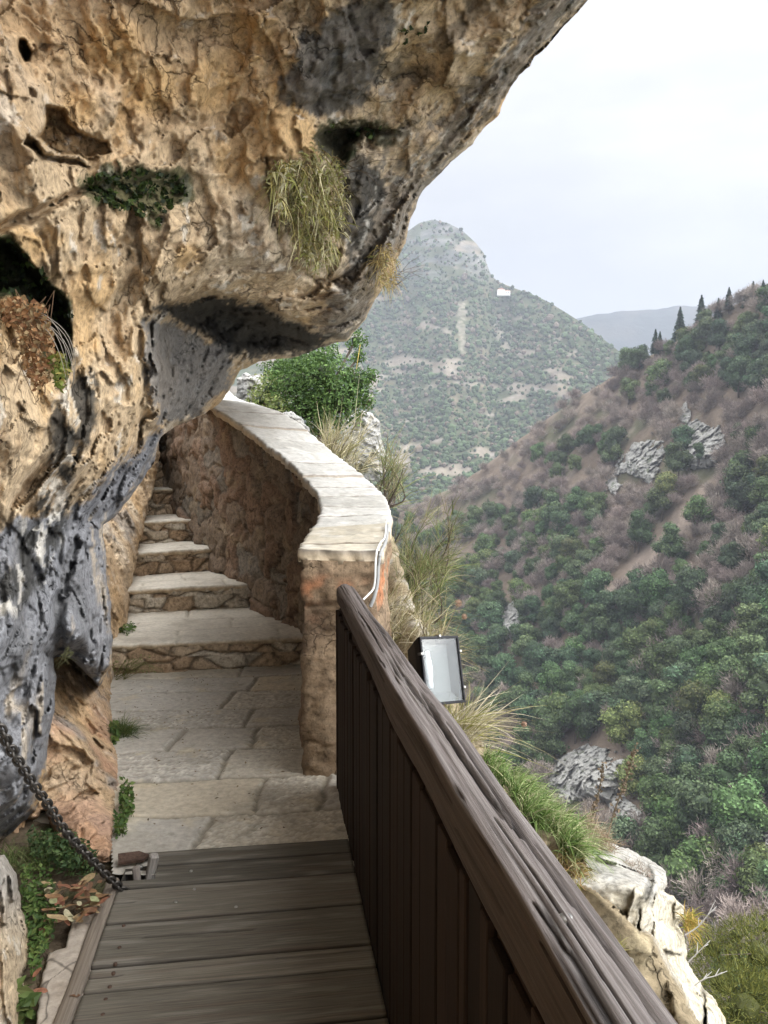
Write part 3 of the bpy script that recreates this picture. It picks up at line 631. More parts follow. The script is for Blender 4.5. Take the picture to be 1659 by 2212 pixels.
for k in range(len(bounds) - 1):
    s1, s0 = bounds[k], bounds[k + 1] + .007
    t0, t1 = -.553 + rs.uniform(-.004, .004), .332
    if k == 0: t0 = -.52
    nu, nv_ = int((t1 - t0) / .012), max(8, int((s1 - s0) / .007))
    uu, vv = np.meshgrid(np.linspace(t0, t1, nu), np.linspace(s0, s1, nv_))
    u, v = uu.ravel(), vv.ravel()
    p = np.c_[u, v, np.zeros(u.size)]
    e = np.minimum(v - s0, s1 - v)
    z = .02 + rs.uniform(-.003, .003) - .006 * np.exp(-(e / .005) ** 2) + fbm(p * np.array([2, 30, 1]), 3, 70 + k) * .003
    shade = rs.uniform(.8, 1.15)
    if k < 2:
        z += -np.abs(np.sin((v - s0) * 2 * math.pi / .0105)) * .003; shade *= .62
    v2 = v + np.where(e < .004, 1, 0) * noise(p * 9, k) * .004
    crk = sstep(.012, .0, np.abs(v - (s0 + (s1 - s0) * (.35 + .3 * rs.random())) - .035 * fbm(p * np.array([1.5, .1, 1]), 3, 88 + k))) * sstep(-.05, .1, noise(np.c_[u * 2.3, u * 0 + k, u * 0], 8)) if k in (2, 3, 4, 6, 7, 9) else np.zeros(u.size)
    crk = crk * .35; 
    z -= sstep(.25, .34, crk) * .008
    c = np.repeat(np.array([[.135, .12, .095]]) * shade, u.size, 0)
    c = lerp3(c, (.195, .178, .15), sstep(.05, .35, fbm(p * np.array([3, 22, 1]), 4, 71)) * .6); c = lerp3(c, (.105, .08, .06), sstep(.05, .35, fbm(p * np.array([2, 40, 1]), 4, 72 + k)) * .55)
    c = lerp3(c, (.03, .024, .02), sstep(.2, .34, crk))
    c = lerp3(c, (.03, .024, .02), np.exp(-(e / .004) ** 2) * .7)
    top = np.c_[u, v2, z]; n0 = len(top)
    g = np.arange(n0).reshape(nv_, nu); per = np.r_[g[0], g[1:, -1], g[-1, -2::-1], g[-2:0:-1, 0]]
    bot = top[per].copy(); bot[:, 2] = -.035
    b = np.arange(len(per)) + n0
    gf = gridfaces(nv_, nu)
    if k in (0, 1):   # the notch for the chain hook
        fc = top[gf].mean(1); gf = gf[~((fc[:, 0] < -.43) & (fc[:, 1] > 3.05) & (fc[:, 1] < 3.215))]
    f = [gf, np.stack([per, b, np.roll(b, -1), np.roll(per, -1)], 1)]
    mesh('plank', np.vstack([top, bot]), f, M['deck'], deck, np.vstack([c, c[per] * .6]))
def boxm(name, lo, hi, m, parent, col=None, bev=.003, seg=(2, 2, 2)):
    import bmesh
    bm = bmesh.new(); bmesh.ops.create_cube(bm, size=1)
    for v in bm.verts: v.co = Vector([lo[i] + (v.co[i] + .5) * (hi[i] - lo[i]) for i in range(3)])
    if bev: bmesh.ops.bevel(bm, geom=bm.edges[:], offset=bev, segments=1, affect='EDGES')
    me = bpy.data.meshes.new(name); bm.to_mesh(me); bm.free()
    if col is not None:
        a = me.color_attributes.new('Col', 'FLOAT_COLOR', 'POINT'); a.data.foreach_set('color', np.repeat([[*col, 1.]], len(me.vertices), 0).astype(np.float32).ravel())
    me.materials.append(m); o = bpy.data.objects.new(name, me); C.objects.link(o); o.parent = parent; return o
def lathe(name, prof, n, m, parent=None, col=None):
    a = np.linspace(0, 2 * math.pi, n, endpoint=False); pr = np.array(prof)
    V = np.stack([pr[:, None, 0] * np.cos(a), pr[:, None, 0] * np.sin(a), np.repeat(pr[:, 1:2], n, 1)], -1).reshape(-1, 3)
    i = np.arange(len(pr) - 1)[:, None] * n + np.arange(n)[None]; j = np.arange(len(pr) - 1)[:, None] * n + (np.arange(n)[None] + 1) % n
    return mesh(name, V, [np.stack([i, j, j + n, i + n], -1).reshape(-1, 4)], m, parent, None if col is None else np.repeat([col], len(V), 0))
# edge beam along the left of the planks
g1 = np.linspace(0.2, 3.06, 160)
ring = np.array([(-.605, -.06), (-.607, .02), (-.60, .03), (-.566, .031), (-.559, .024), (-.558, -.06)])
V = np.stack([np.repeat(ring[None, :, 0], 160, 0), np.repeat(g1[:, None], 6, 1), np.repeat(ring[None, :, 1], 160, 0)], -1).reshape(-1, 3)
V[:, 0] += noise(V * np.array([1, 3, 1]), 5) * .006; V[:, 2] += noise(V * np.array([3, 5, 3]), 6) * .004
mesh('edge_beam', V, [gridfaces(160, 6)], M['rail'], deck, np.repeat([[.20, .165, .13]], len(V), 0))
mesh('notch_shade', np.array([(-.43, 3.04, -.05), (-.43, 3.22, -.05), (-.60, 3.22, -.05), (-.60, 3.04, -.05)], float), [np.array([[0, 1, 2, 3]])], M['deck'], deck, np.repeat([[.03, .025, .02]], 4, 0))  # near-black sheet under the notch, painted as the shade in the hole
for (px, py) in ((413, 1880), (420, 1920), (510, 1958), (267, 1998), (258, 2045), (249, 2080), (245, 2100), (237, 2130), (228, 2157), (222, 2190), (305, 1870), (380, 1947)):
    w = G(px, py, .022); l = np.array([w[0] * Vd[0] + w[1] * Vd[1], w[0] * Ud[0] + w[1] * Ud[1], .019])
    s_ = lathe('screw', [(0, .004), (.0045, .0042), (.0062, .003), (.0066, -.004)], 10, M['steel'] if py < 1990 else M['rust'], deck); s_.location = l
# ------------- railing
rail = thing('railing', 'dark timber railing of upright boards under a hewn handrail beam', 'railing', toW((.385, 3.0, 0))); rail.rotation_euler = (0, 0, TH)
RL = np.array([.385, 3.0, 0])
sg = np.arange(-.7, 3.90, .010); nS = len(sg); nA = 120
ang = np.linspace(0, 2 * math.pi, nA, endpoint=False)
ex = 2.3 + 11.0 * sstep(3.2, 2.0, sg)[:, None]
cx_, sx_ = np.cos(ang)[None], np.sin(ang)[None]
rr = (np.abs(cx_) ** ex + np.abs(sx_) ** ex) ** (-1 / ex)
hw, hh = .0475, .056
LX = .3865 + rr * cx_ * hw; LZ = .947 + rr * sx_ * hh
LY = np.repeat(sg[:, None], nA, 1)
flat = np.c_[LX.ravel(), LY.ravel(), LZ.ravel()]
out_ = np.stack([np.broadcast_to(rr * cx_, LX.shape).ravel(), np.zeros(LX.size), np.broadcast_to(rr * sx_, LX.shape).ravel()], -1)
ap = np.repeat(np.linspace(0, 2 * math.pi, nA, endpoint=False)[None], nS, 0).ravel()
q = np.c_[np.cos(ap) * 1.0, flat[:, 1], np.sin(ap) * 1.0]
crk1 = sstep(.055, .0, np.abs(fbm(q * np.array([9, .22, 9]), 2, 131))) * sstep(-.15, .2, noise(q * np.array([1.6, .7, 1.6]), 132))
crk2 = sstep(.05, .0, np.abs(fbm(q * np.array([22, .45, 22]), 2, 133))) * sstep(-.25, .2, noise(q * np.array([3, 1.1, 3]), 134)) * .7
big = sstep(.006, .001, np.abs(flat[:, 0] - (.405 + .012 * np.sin(flat[:, 1] * 3)) - .003 * noise(flat * np.array([1, 14, 1]), 9)) * np.clip(1, 0, 1)) * sstep(1.18, 1.24, flat[:, 1]) * sstep(2.15, 1.8, flat[:, 1]) * (flat[:, 2] > .96)
crk = np.maximum(np.maximum(crk1 * .8, crk2), big)
rk = np.random.default_rng(77)
for k in range(34):                                    # long drying splits that follow the grain
    y0 = rk.uniform(-.6, 3.3); ln = rk.uniform(.25, 1.1); top_ = k < 24
    wob = .006 * noise(np.c_[flat[:, 1] * 2.2 + k * 7, flat[:, 1] * 0, flat[:, 1] * 0], 140 + k) + .0016 * noise(np.c_[flat[:, 1] * 17 + k, flat[:, 1] * 0, flat[:, 1] * 0], 141)
    dist = np.abs((flat[:, 0] - rk.uniform(.347, .428)) - wob) if top_ else np.abs((flat[:, 2] - rk.uniform(.905, .985)) - wob)
    face = (flat[:, 2] > .985) if top_ else (flat[:, 0] < .352)
    tt_ = np.clip((flat[:, 1] - y0) / ln, 0, 1); wd_ = rk.uniform(.0018, .0042) * np.sin(tt_ * math.pi) ** .6
    crk = np.maximum(crk, sstep(wd_ + .0008, wd_ * .4, dist) * face * (wd_ > .0003))
dsp = noise(q * np.array([1.2, 1.1, 1.2]), 135) * .006 + fbm(q * np.array([9, 2.2, 9]), 3, 136) * .0035 - crk * .008 - big * .014
flat2 = flat + out_ * dsp[:, None]
flat2[:, 2] += np.repeat(.004 * np.sin(sg * 2.1), nA); flat2[:, 0] += np.repeat(.006 * noise(np.c_[sg * 1.6, sg * 0, sg * 0], 5), nA)
c = np.repeat(np.array([[.060, .043, .035]]), len(flat), 0)  # rail sides painted darker to stand in for their shade
lit_top = np.clip(sstep(.80, .93, out_[:, 2]) * np.repeat(sstep(3.0, 2.2, sg), nA) + .55 * sstep(.1, .9, out_[:, 2]) * np.repeat(sstep(2.4, 3.2, sg), nA), 0, 1)
c = lerp3(c, (.165, .143, .135), lit_top * .8)  # top painted lighter to stand in for sky light
c = lerp3(c, (.25, .23, .215), lit_top * sstep(.05, .3, fbm(q * np.array([16, .9, 16]), 3, 137)) * .5)
c = lerp3(c, (.075, .05, .04), (1 - lit_top) * sstep(0, .3, fbm(q * np.array([9, .9, 9]), 3, 138)) * .6)
c = lerp3(c, (.018, .015, .014), crk * .9)
i = np.arange(nS - 1)[:, None] * nA + np.arange(nA)[None]; j = np.arange(nS - 1)[:, None] * nA + (np.arange(nA)[None] + 1) % nA
capv = np.array([[.3865, sg[0], .947], [.3865, sg[-1] + .004, .947]])
V = np.vstack([flat2, capv]) - RL; n0 = len(flat2); a_ = np.arange(nA)
hr = mesh('handrail', V, [np.stack([i, i + nA, j + nA, j], -1).reshape(-1, 4), np.stack([np.full(nA, n0), a_, (a_ + 1) % nA], 1), np.stack([np.full(nA, n0 + 1), (a_ + 1) % nA + (nS - 1) * nA, a_ + (nS - 1) * nA], 1)], M['rail'], rail, np.vstack([c, c[:2]]))
bolt = lathe('bolt', [(0, .004), (.008, .0035), (.011, .001), (.011, -.01)], 14, M['steel'], hr); wb = pix(toW((.385, 1.3, 1.0)))
bolt.location = np.array([.386, .97, 1.0035]) - RL
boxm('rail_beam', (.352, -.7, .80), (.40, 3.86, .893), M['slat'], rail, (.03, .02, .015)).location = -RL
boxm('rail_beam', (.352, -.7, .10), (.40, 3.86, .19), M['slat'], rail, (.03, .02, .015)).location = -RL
y = -.7; k = 0
while y < 3.84:
    w = rs.choice([.045, .06, .085, .1, .105]); w = min(w, 3.86 - y)
    tone = rs.uniform(.6, 1.35); off = rs.choice([0, 0, .002, .004])
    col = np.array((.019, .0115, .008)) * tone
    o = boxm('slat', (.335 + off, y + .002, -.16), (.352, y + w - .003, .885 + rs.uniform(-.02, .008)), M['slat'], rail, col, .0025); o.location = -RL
    y += w + rs.choice([.0, .001, .003, .006]); k += 1

# ------------------------------------------------------------------ chain and its hook
LW, LL, WR = .0125, .0165, .005        # half width, half straight length, wire radius of a link
def link_mesh():
    n1, n2 = 28, 8; V = []
    t = np.linspace(0, 2 * math.pi, n1, endpoint=False)
    cxx = np.sign(np.cos(t)) * np.abs(np.cos(t)) ** .6 * (LL + .002); cyy = np.sin(t) * LW
    tx = np.roll(cxx, -1) - np.roll(cxx, 1); ty = np.roll(cyy, -1) - np.roll(cyy, 1); l = np.hypot(tx, ty); nx, ny = ty / l, -tx / l
    a = np.linspace(0, 2 * math.pi, n2, endpoint=False)
    V = np.stack([cxx[:, None] + nx[:, None] * np.cos(a) * WR, cyy[:, None] + ny[:, None] * np.cos(a) * WR, np.repeat((np.sin(a) * WR)[None], n1, 0)], -1).reshape(-1, 3)
    i = np.arange(n1)[:, None]; j = np.arange(n2)[None]
    f = np.stack([i * n2 + j, ((i + 1) % n1) * n2 + j, ((i + 1) % n1) * n2 + (j + 1) % n2, i * n2 + (j + 1) % n2], -1).reshape(-1, 4)
    return V, f
cpx = [(-60, 1480, 2.30), (0, 1573, 2.36), (18, 1607, 2.40), (44, 1651, 2.45), (73, 1695, 2.52), (106, 1742, 2.60), (135, 1788, 2.68), (164, 1822, 2.74), (204, 1864, 2.83), (237, 1898, 2.91), (268, 1922, 2.98), (296, 1926, 3.02), (320, 1902, 3.06)]
cp = resample(np.array([P(*a) for a in cpx]), 400); cl = np.r_[0, np.cumsum(np.linalg.norm(np.diff(cp, axis=0), axis=1))]
chain = thing('chain', 'dark iron chain hung from the rock down to the boardwalk corner', 'chain', cp[200])
lv, lf = link_mesh(); lm = None; pitch = .0238; x = .0; k = 0
while x < cl[-1] - .01:
    pt = np.array([np.interp(x, cl, cp[:, a]) for a in range(3)]); p2 = np.array([np.interp(x + .01, cl, cp[:, a]) for a in range(3)])
    d = Vector(p2 - pt).normalized(); qd = d.to_track_quat('X', 'Z')
    roll = math.radians(45 + (90 if k % 2 else 0) + rs.uniform(-12, 12))
    if lm is None: o = mesh('link', lv, [lf], M['chain'], chain); lm = o.data
    else: o = bpy.data.objects.new('link', lm); C.objects.link(o); o.parent = chain
    o.rotation_mode = 'QUATERNION'; o.rotation_quaternion = qd @ Matrix.Rotation(roll, 3, 'X').to_quaternion(); o.location = Vector(pt) - chain.location
    x += pitch; k += 1
hk = thing('chain_cleat', 'weathered cleat in the boardwalk notch where the chain ends', 'cleat', toW((-.475, 3.12, 0))); hk.rotation_euler = (0, 0, TH)
M['oldwood'] = mat('old_wood', attr=True, rough=.85, nscale=9, namt=.4, bump=.6, bscale=12, bdist=.004, stretch=(20, 20, 1.5))
b1 = boxm('post', (-.018, -.018, -.05), (.016, .016, .075), M['oldwood'], hk, (.27, .245, .22), .005); b1.location = (.02, .02, 0); b1.rotation_euler = (.12, .18, .3)
b2 = boxm('post', (-.014, -.014, -.05), (.014, .014, .05), M['oldwood'], hk, (.2, .17, .15), .005); b2.location = (-.025, -.03, 0); b2.rotation_euler = (-.2, -.1, .1)
V = np.array([(-.05, -.01, 0), (.05, .0, 0), (.055, .05, .01), (-.06, .045, .02), (-.02, .02, .03), (.03, .03, .028)], float)
r = mesh('rust_plate', np.array([(-.11, .06, .03), (-.02, .075, .028), (.0, .11, .03), (-.04, .125, .04), (-.12, .11, .042), (-.11, .06, .018), (-.02, .075, .016), (.0, .11, .018), (-.04, .125, .028), (-.12, .11, .03)]),
     [np.array([[0, 1, 2, 3], [8, 7, 6, 5]]), np.array([[0, 3, 4], [9, 8, 5]]), np.array([[0, 5, 6, 1], [1, 6, 7, 2], [2, 7, 8, 3], [3, 8, 9, 4], [4, 9, 5, 0]])], M['rust'], hk, smooth=False)

# ------------------------------------------------------------------ soil bed and concrete kerb left of the boardwalk
X, Y = np.meshgrid(np.linspace(-2.2, -.85, 120), np.linspace(1.6, 3.7, 180)); p = np.c_[X.ravel(), Y.ravel(), X.ravel() * 0]
tt = p[:, 0] * Vd[0] + p[:, 1] * Vd[1]
z = -.035 + fbm(p * 3, 4, 151) * .05 + fbm(p * 14, 3, 152) * .02 + .12 * sstep(-.85, -1.5, tt)
z -= .08 * sstep(-.62, -.56, tt)
c = lerp3(np.repeat([[.10, .075, .05]], len(p), 0), (.17, .13, .085), sstep(0, .3, fbm(p * 9, 4, 153))); c = lerp3(c, (.06, .07, .025), sstep(.1, .3, fbm(p * 5, 4, 154)) * .6)
soil = mesh('soil', np.c_[p[:, :2], z], [gridfaces(180, 120)], M['rock'], None, c); tag(soil, 'weedy soil between the rock and the boardwalk', 'soil', kind='structure')
kerb_poly = [(252, 1925), (170, 2190), (153, 2212), (130, 2330), (40, 2330), (78, 2212), (88, 2125), (106, 2058), (142, 2046), (157, 1987), (185, 1960), (215, 1935)]
def col_k(px, py, pos, crack, rid, S, wx, wy, h):
    c = np.repeat([[.40, .345, .285]], len(px), 0); c = lerp3(c, (.30, .245, .19), sstep(0, .3, fbm(pos * 6, 4, 161)) * .6)
    v, e, r = cells(pos * 5.0 + np.stack([fbm(pos * 5, 3, 165), fbm(pos * 5, 3, 166), 0 * crack], -1) * .5, 163)
    return lerp3(c, (.06, .05, .04), (1 - sstep(0, .035, e)) * .85)
kd = [(a, b, float(pix(G(a, b, .012))[2])) for a, b in [(250, 1930), (150, 2212), (120, 2330), (80, 2212), (145, 2000), (200, 1950), (110, 2100), (40, 2330), (180, 2080)]]
kerb, _ = relief('kerb', kerb_poly, kd, (30, 270, 1910, 2336), 2.5, rnd=(6, .015), disp=[('f', 8, .012, 164)], colour=col_k, m=M['paving'], warp=4, wscale=.05, seed=9, skirt=.12)
tag(kerb, 'cracked tan concrete kerb along the boardwalk edge', 'kerb', kind='structure')

# ================================================================== the valley
def ipt(pts, x): a = np.array(pts, float); return np.interp(x, a[:, 0], a[:, 1])
R_HILL = [(300, 1330), (600, 1215), (760, 1155), (840, 1118), (900, 1092), (960, 1062), (1000, 1040), (1060, 998), (1100, 965), (1160, 920), (1200, 892), (1260, 850), (1300, 828), (1380, 785), (1450, 742), (1520, 698), (1600, 650), (1659, 612), (1800, 540), (2100, 430), (2600, 300)]
D_HILL = [(300, 620), (600, 610), (840, 560), (1100, 510), (1380, 430), (1659, 345), (2100, 290), (2600, 270)]
def hill_d(px, py):
    yr = ipt(R_HILL, px); dr = ipt(D_HILL, px); db = 72.
    s = np.clip((2850 - py) / (2850 - yr), 0, 1)
    d = np.exp(np.log(db) + (np.log(dr) - np.log(db)) * s ** .92)
    q = np.stack([px * .006, py * .006, px * 0], -1).reshape(-1, 3)
    return d * (1 + .045 * fbm(q, 3, 171).reshape(np.shape(px)) * sstep(0, .1, 1 - s))
pxs = np.linspace(300, 2600, 320); t = np.linspace(0, 1, 260)
X = np.repeat(pxs[None], 260, 0); Y = 2850 + (ipt(R_HILL, pxs)[None] - 2850) * t[:, None]
Vh = P(X, Y, hill_d(X, Y)); back = []
for e, dz in ((25, -4), (80, -35), (200, -110), (320, -190)):
    b = Vh[-1].copy(); b[:, 1] += e; b[:, 0] += e * .3; b[:, 2] += dz; back.append(b)
V = np.vstack([Vh.reshape(-1, 3)] + back)
pos = V; hx, hy, _ = pix(V)
V[:, 2] += fbm(V * .06, 4, 172) * 1.6
c = lerp3(np.repeat([[.148, .113, .084]], len(V), 0), (.19, .150, .115), sstep(-.1, .3, fbm(V * .04, 4, 173)))
c = lerp3(c, (.075, .085, .045), sstep(.05, .3, fbm(V * .03 + 4, 4, 174)) * .7)
c = lerp3(c, (.25, .21, .175), sstep(.24, .40, fbm(V * .09, 4, 175)) * .5)
scree = [(1335, 1255), (1400, 1170), (1470, 1095), (1520, 1060), (1560, 1040), (1520, 1110), (1460, 1190), (1400, 1250), (1310, 1320), (1240, 1330)]
c = lerp3(c, (.27, .215, .175), sstep(-22, 26, sdf(scree, hx + 20 * fbm(V * .08, 3, 176), hy + 20 * fbm(V * .08, 3, 177))) * .75)
hill = mesh('hillside', V, [gridfaces(264, 320)], M['terrain'], None, c)
tag(hill, 'steep brown hillside across the gorge, thick with trees', 'hillside', kind='structure')

R_MT = [(200, 560), (700, 545), (840, 520), (880, 500), (905, 482), (935, 474), (968, 482), (998, 497), (1028, 525), (1046, 548), (1052, 572), (1062, 596), (1076, 608), (1110, 622), (1150, 636), (1185, 652), (1240, 686), (1300, 730), (1350, 768), (1380, 792), (1420, 830), (1500, 905), (1600, 1000), (1800, 1180)]
D_MT = [(200, 1750), (930, 1700), (1075, 1500), (1380, 1150), (1800, 900)]
def mt_d(px, py):
    yr = ipt(R_MT, px); dr = ipt(D_MT, px); db = 620.
    s = np.clip((1330 - py) / (1330 - yr), 0, 1)
    d = db + (dr - db) * s ** 1.05
    cliffy = 60 * sstep(.03, -.03, np.abs((py - 800 - .12 * (px - 900)) / 500)) + 90 * sstep(565, 540, py) * 0
    q = np.stack([px * .008, py * .003, px * 0], -1).reshape(-1, 3)
    return d * (1 + .05 * fbm(q, 4, 181).reshape(np.shape(px)) * sstep(0, .08, 1 - s)) 
pxs = np.linspace(200, 1800, 300); t = np.linspace(0, 1, 220)
X = np.repeat(pxs[None], 220, 0); Y = 1330 + (ipt(R_MT, pxs)[None] - 1330) * t[:, None]
Vm = P(X, Y, mt_d(X, Y)); back = []
for e, dz in ((60, -5), (300, -90), (700, -300)):
    b = Vm[-1].copy(); b[:, 1] += e; b[:, 2] += dz; back.append(b)
V = np.vstack([Vm.reshape(-1, 3)] + back); mxp, myp, _ = pix(V)
q = np.stack([mxp * .012, myp * .035, mxp * 0], -1)
bare = sstep(.02, .22, fbm(q, 5, 182) + .25 * sstep(120, 0, np.abs(myp - 815 - .1 * (mxp - 900))) * sstep(1320, 1150, mxp) + .22 * sstep(70, 0, np.abs(myp - 1000)) + .5 * sstep(60, 0, np.hypot((mxp - 1020) / 1.4, myp - 540)) * sstep(500, 540, myp) - .20)
c = lerp3(np.repeat([[.060, .070, .038]], len(V), 0), (.20, .17, .135), bare * .85)
c = lerp3(c, (.26, .235, .205), sstep(.1, .3, fbm(q * 2.3, 4, 183)) * bare * .7); c = lerp3(c, (.14, .11, .07), sstep(.05, .3, fbm(q * 1.4 + 3, 4, 184)) * .5)
for sp in ([(990, 655), (1002, 655), (1000, 700), (1003, 760), (997, 760), (994, 700)], [(1070, 690), (1085, 690), (1100, 760), (1088, 770)], [(1190, 735), (1215, 725), (1200, 790), (1180, 800)]):
    c = lerp3(c, (.30, .26, .21), sstep(-7, 4, sdf(sp, mxp + 14 * noise(q * 4, 3), myp) + 6 * noise(q * 9, 4)) * .6)
pk = sstep(640, 560, myp) * sstep(860, 900, mxp) * sstep(1085, 1060, mxp)
c = lerp3(c, lerp3(np.repeat([[.085, .09, .085]], len(V), 0), (.16, .155, .145), sstep(-.05, .25, fbm(np.stack([mxp * .012, myp * .11, mxp * 0], -1), 4, 186))), pk * sstep(-.15, .1, fbm(q * 1.3, 3, 187)) * .8)
mount = mesh('mountain', V, [gridfaces(223, 300)], M['mountain'], None, c)
tag(mount, 'far grey-green mountain with a rocky peak in the cloud', 'mountain', kind='structure')
R_FR = [(900, 720), (1180, 700), (1250, 685), (1330, 672), (1450, 664), (1560, 658), (1700, 654), (2000, 640), (2400, 620)]
pxs = np.linspace(900, 2400, 120); t = np.linspace(0, 1, 30)
X = np.repeat(pxs[None], 30, 0); Y = 1150 + (ipt(R_FR, pxs)[None] - 1150) * t[:, None]; D = 1900 + 900 * t[:, None] + 0 * X
Vf = P(X, Y, D).reshape(-1, 3); Vf[:, 2] += fbm(Vf * .006, 4, 191) * 25
fr = mesh('far_ridge', np.vstack([Vf, Vf[-120:] + np.array([0, 500, -250])]), [gridfaces(31, 120)], M['mountain'], None, lerp3(np.repeat([[.03, .038, .035]], 31 * 120, 0), (.05, .052, .045), sstep(0, .3, fbm(np.vstack([Vf, Vf[-120:]]) * .01, 4, 192))))
tag(fr, 'faint blue wooded ridge closing the valley', 'ridge', kind='structure')
# valley floor reaching out of sight
gx = np.linspace(-3300, 6300, 40); gy = np.linspace(-400, 4800, 40); X, Y = np.meshgrid(gx, gy)
vf = mesh('ground', np.c_[X.ravel(), Y.ravel(), -330 + 12 * fbm(np.c_[X.ravel(), Y.ravel(), X.ravel() * 0] * .002, 3, 195)], [gridfaces(40, 40)], M['mountain'], None, np.repeat([[.08, .085, .05]], 1600, 0))
tag(vf, 'wooded valley floor far below the path', 'ground', kind='structure')

# ------------------------------------------------------------------ trees
class Buf:
    def __init__(s): s.V = []; s.f = {3: [], 4: []}; s.c = []; s.n = 0
    def add(s, V, faces, col):
        V = np.asarray(V, float).reshape(-1, 3); col = np.asarray(col, float)
        if col.ndim == 1: col = np.repeat(col[None], len(V), 0)
        for f in faces:
            if len(f): s.f[f.shape[1]].append(np.asarray(f) + s.n)
        s.V.append(V); s.c.append(col); s.n += len(V)
    def build(s, name, m, parent=None, smooth=False, loc=None):
        return mesh(name, np.vstack(s.V), [np.vstack(f) for f in s.f.values() if f], m, parent, np.vstack(s.c), smooth, loc)
def unit(v): return v / (np.linalg.norm(v, axis=-1, keepdims=True) + 1e-9)
def leaves(buf, cen, nrm, L, Wd, col, rng):
    """folded diamond leaves"""
    n = len(cen); a = unit(np.cross(nrm, rng.normal(size=(n, 3)))); b = np.cross(nrm, a)
    L = np.asarray(L).reshape(-1, 1); Wd = np.asarray(Wd).reshape(-1, 1)
    V = np.stack([cen - a * L, cen + b * Wd + nrm * Wd * .3, cen + a * L, cen - b * Wd + nrm * Wd * .3], 1)
    buf.add(V, [np.arange(4 * n).reshape(n, 4)], np.repeat(col, 4, 0) if np.ndim(col) > 1 else col)
def blades(buf, root, dr, L, Wd, droop, col, rng, segs=5, tip=.08, grav=(0, 0, -1)):
    n = len(root); L = np.broadcast_to(L, n).reshape(n, 1); Wd = np.broadcast_to(Wd, n).reshape(n, 1); droop = np.broadcast_to(droop, n).reshape(n, 1)
    side = unit(np.cross(dr, rng.normal(size=(n, 3)))); ts = np.linspace(0, 1, segs + 1); rows = []
    curl = rng.normal(size=(n, 3)) * .12
    for t in ts:
        c = root + dr * L * t + np.array(grav) * droop * L * t * t + curl * L * t * t
        w = Wd * max(tip, (1 - t ** 2.2)) * .5
        rows.append(np.stack([c - side * w, c + side * w], 1))
    V = np.stack(rows, 1).reshape(n, -1, 3); m = (segs + 1) * 2
    k = np.arange(segs)[None] * 2 + np.arange(n)[:, None] * m
    buf.add(V, [np.stack([k, k + 1, k + 3, k + 2], -1).reshape(-1, 4)], np.repeat(col, m, 0) if np.ndim(col) > 1 else col)
def tube(buf, pts, rad, col, n=5):
    pts = np.asarray(pts, float); k = len(pts); rad = np.broadcast_to(rad, k)
    tg = unit(np.gradient(pts, axis=0)); u = unit(np.cross(tg, np.array([.31, .52, .79]))); w = np.cross(tg, u)
    a = np.linspace(0, 2 * math.pi, n, endpoint=False)
    V = pts[:, None] + (u[:, None] * np.cos(a)[None, :, None] + w[:, None] * np.sin(a)[None, :, None]) * rad[:, None, None]
    i = np.arange(k - 1)[:, None] * n; j = np.arange(n)[None]
    buf.add(V, [np.stack([i + j, i + (j + 1) % n, i + n + (j + 1) % n, i + n + j], -1).reshape(-1, 4)], col)
def ico(sub):
    import bmesh
    bm = bmesh.new(); bmesh.ops.create_icosphere(bm, subdivisions=sub, radius=1)
    V = np.array([v.co[:] for v in bm.verts]); f = np.array([[v.index for v in fc.verts] for fc in bm.faces]); bm.free(); return V, f
ICO1, ICO2 = ico(1), ico(2)
def oak(seed, nleaf=2600, flat=1.0, h=6.5, r=3.0, col=(.058, .085, .032)):
    """crown mesh and trunk mesh data, base at the origin"""
    rng = np.random.default_rng(seed); cb = Buf(); nl = rng.integers(9, 14); lobes = []
    for i in range(nl):
        a = rng.uniform(0, 2 * math.pi); hgt = rng.uniform(.28, .92); rad = r * (1 - (abs(hgt - .5) * 1.15) ** 2) * rng.uniform(.35, .72)
        lobes.append((math.cos(a) * rad, math.sin(a) * rad, hgt * h * flat, r * rng.uniform(.34, .56)))
    lobes.append((0, 0, h * .62 * flat, r * .6)); lobes.append((rng.uniform(-.3, .3), 0, h * .9 * flat, r * .4))
    per = nleaf // len(lobes)
    for (x, y, z, q) in lobes:
        n = unit(rng.normal(size=(per, 3))); n[:, 2] = np.abs(n[:, 2]) * np.where(rng.random(per) < .72, 1, -1)
        rad = q * rng.uniform(.72, 1.10, per)[:, None] * (1 + .22 * noise(n * 2.6 + x, seed)[:, None])
        cen = np.array([x, y, z]) + n * rad * np.array([1, 1, .92])
        nn = unit(n + rng.normal(size=(per, 3)) * .5)
        tone = rng.uniform(.6, 1.5, (per, 1)) * rng.uniform(.85, 1.15)
        leaves(cb, cen, nn, rng.uniform(.11, .27, per) * r / 3, rng.uniform(.08, .18, per) * r / 3, np.array(col) * 1.3 * tone * np.array([1 + rng.uniform(-.1, .2), 1, 1]), rng)
        iv, jf = ICO2; cb.add(np.array([x, y, z]) + iv * q * .70 * (1 + .2 * noise(iv * 2 + x, seed + 3)[:, None]), [jf], np.array(col) * .8)
    tb = Buf(); bend = rng.uniform(-.3, .3, 2)
    tube(tb, [(0, 0, -1.2), (bend[0] * .3, bend[1] * .3, h * .2), (bend[0], bend[1], h * .5), (bend[0], bend[1], h * .75)], [.22, .17, .13, .05], (.09, .07, .055), 6)
    for x, y, z, q in lobes[::2]: tube(tb, [(bend[0] * .5, bend[1] * .5, h * .3), (x * .5, y * .5, z * .75), (x, y, z)], [.09, .06, .025], (.09, .07, .055), 4)
    return cb, tb
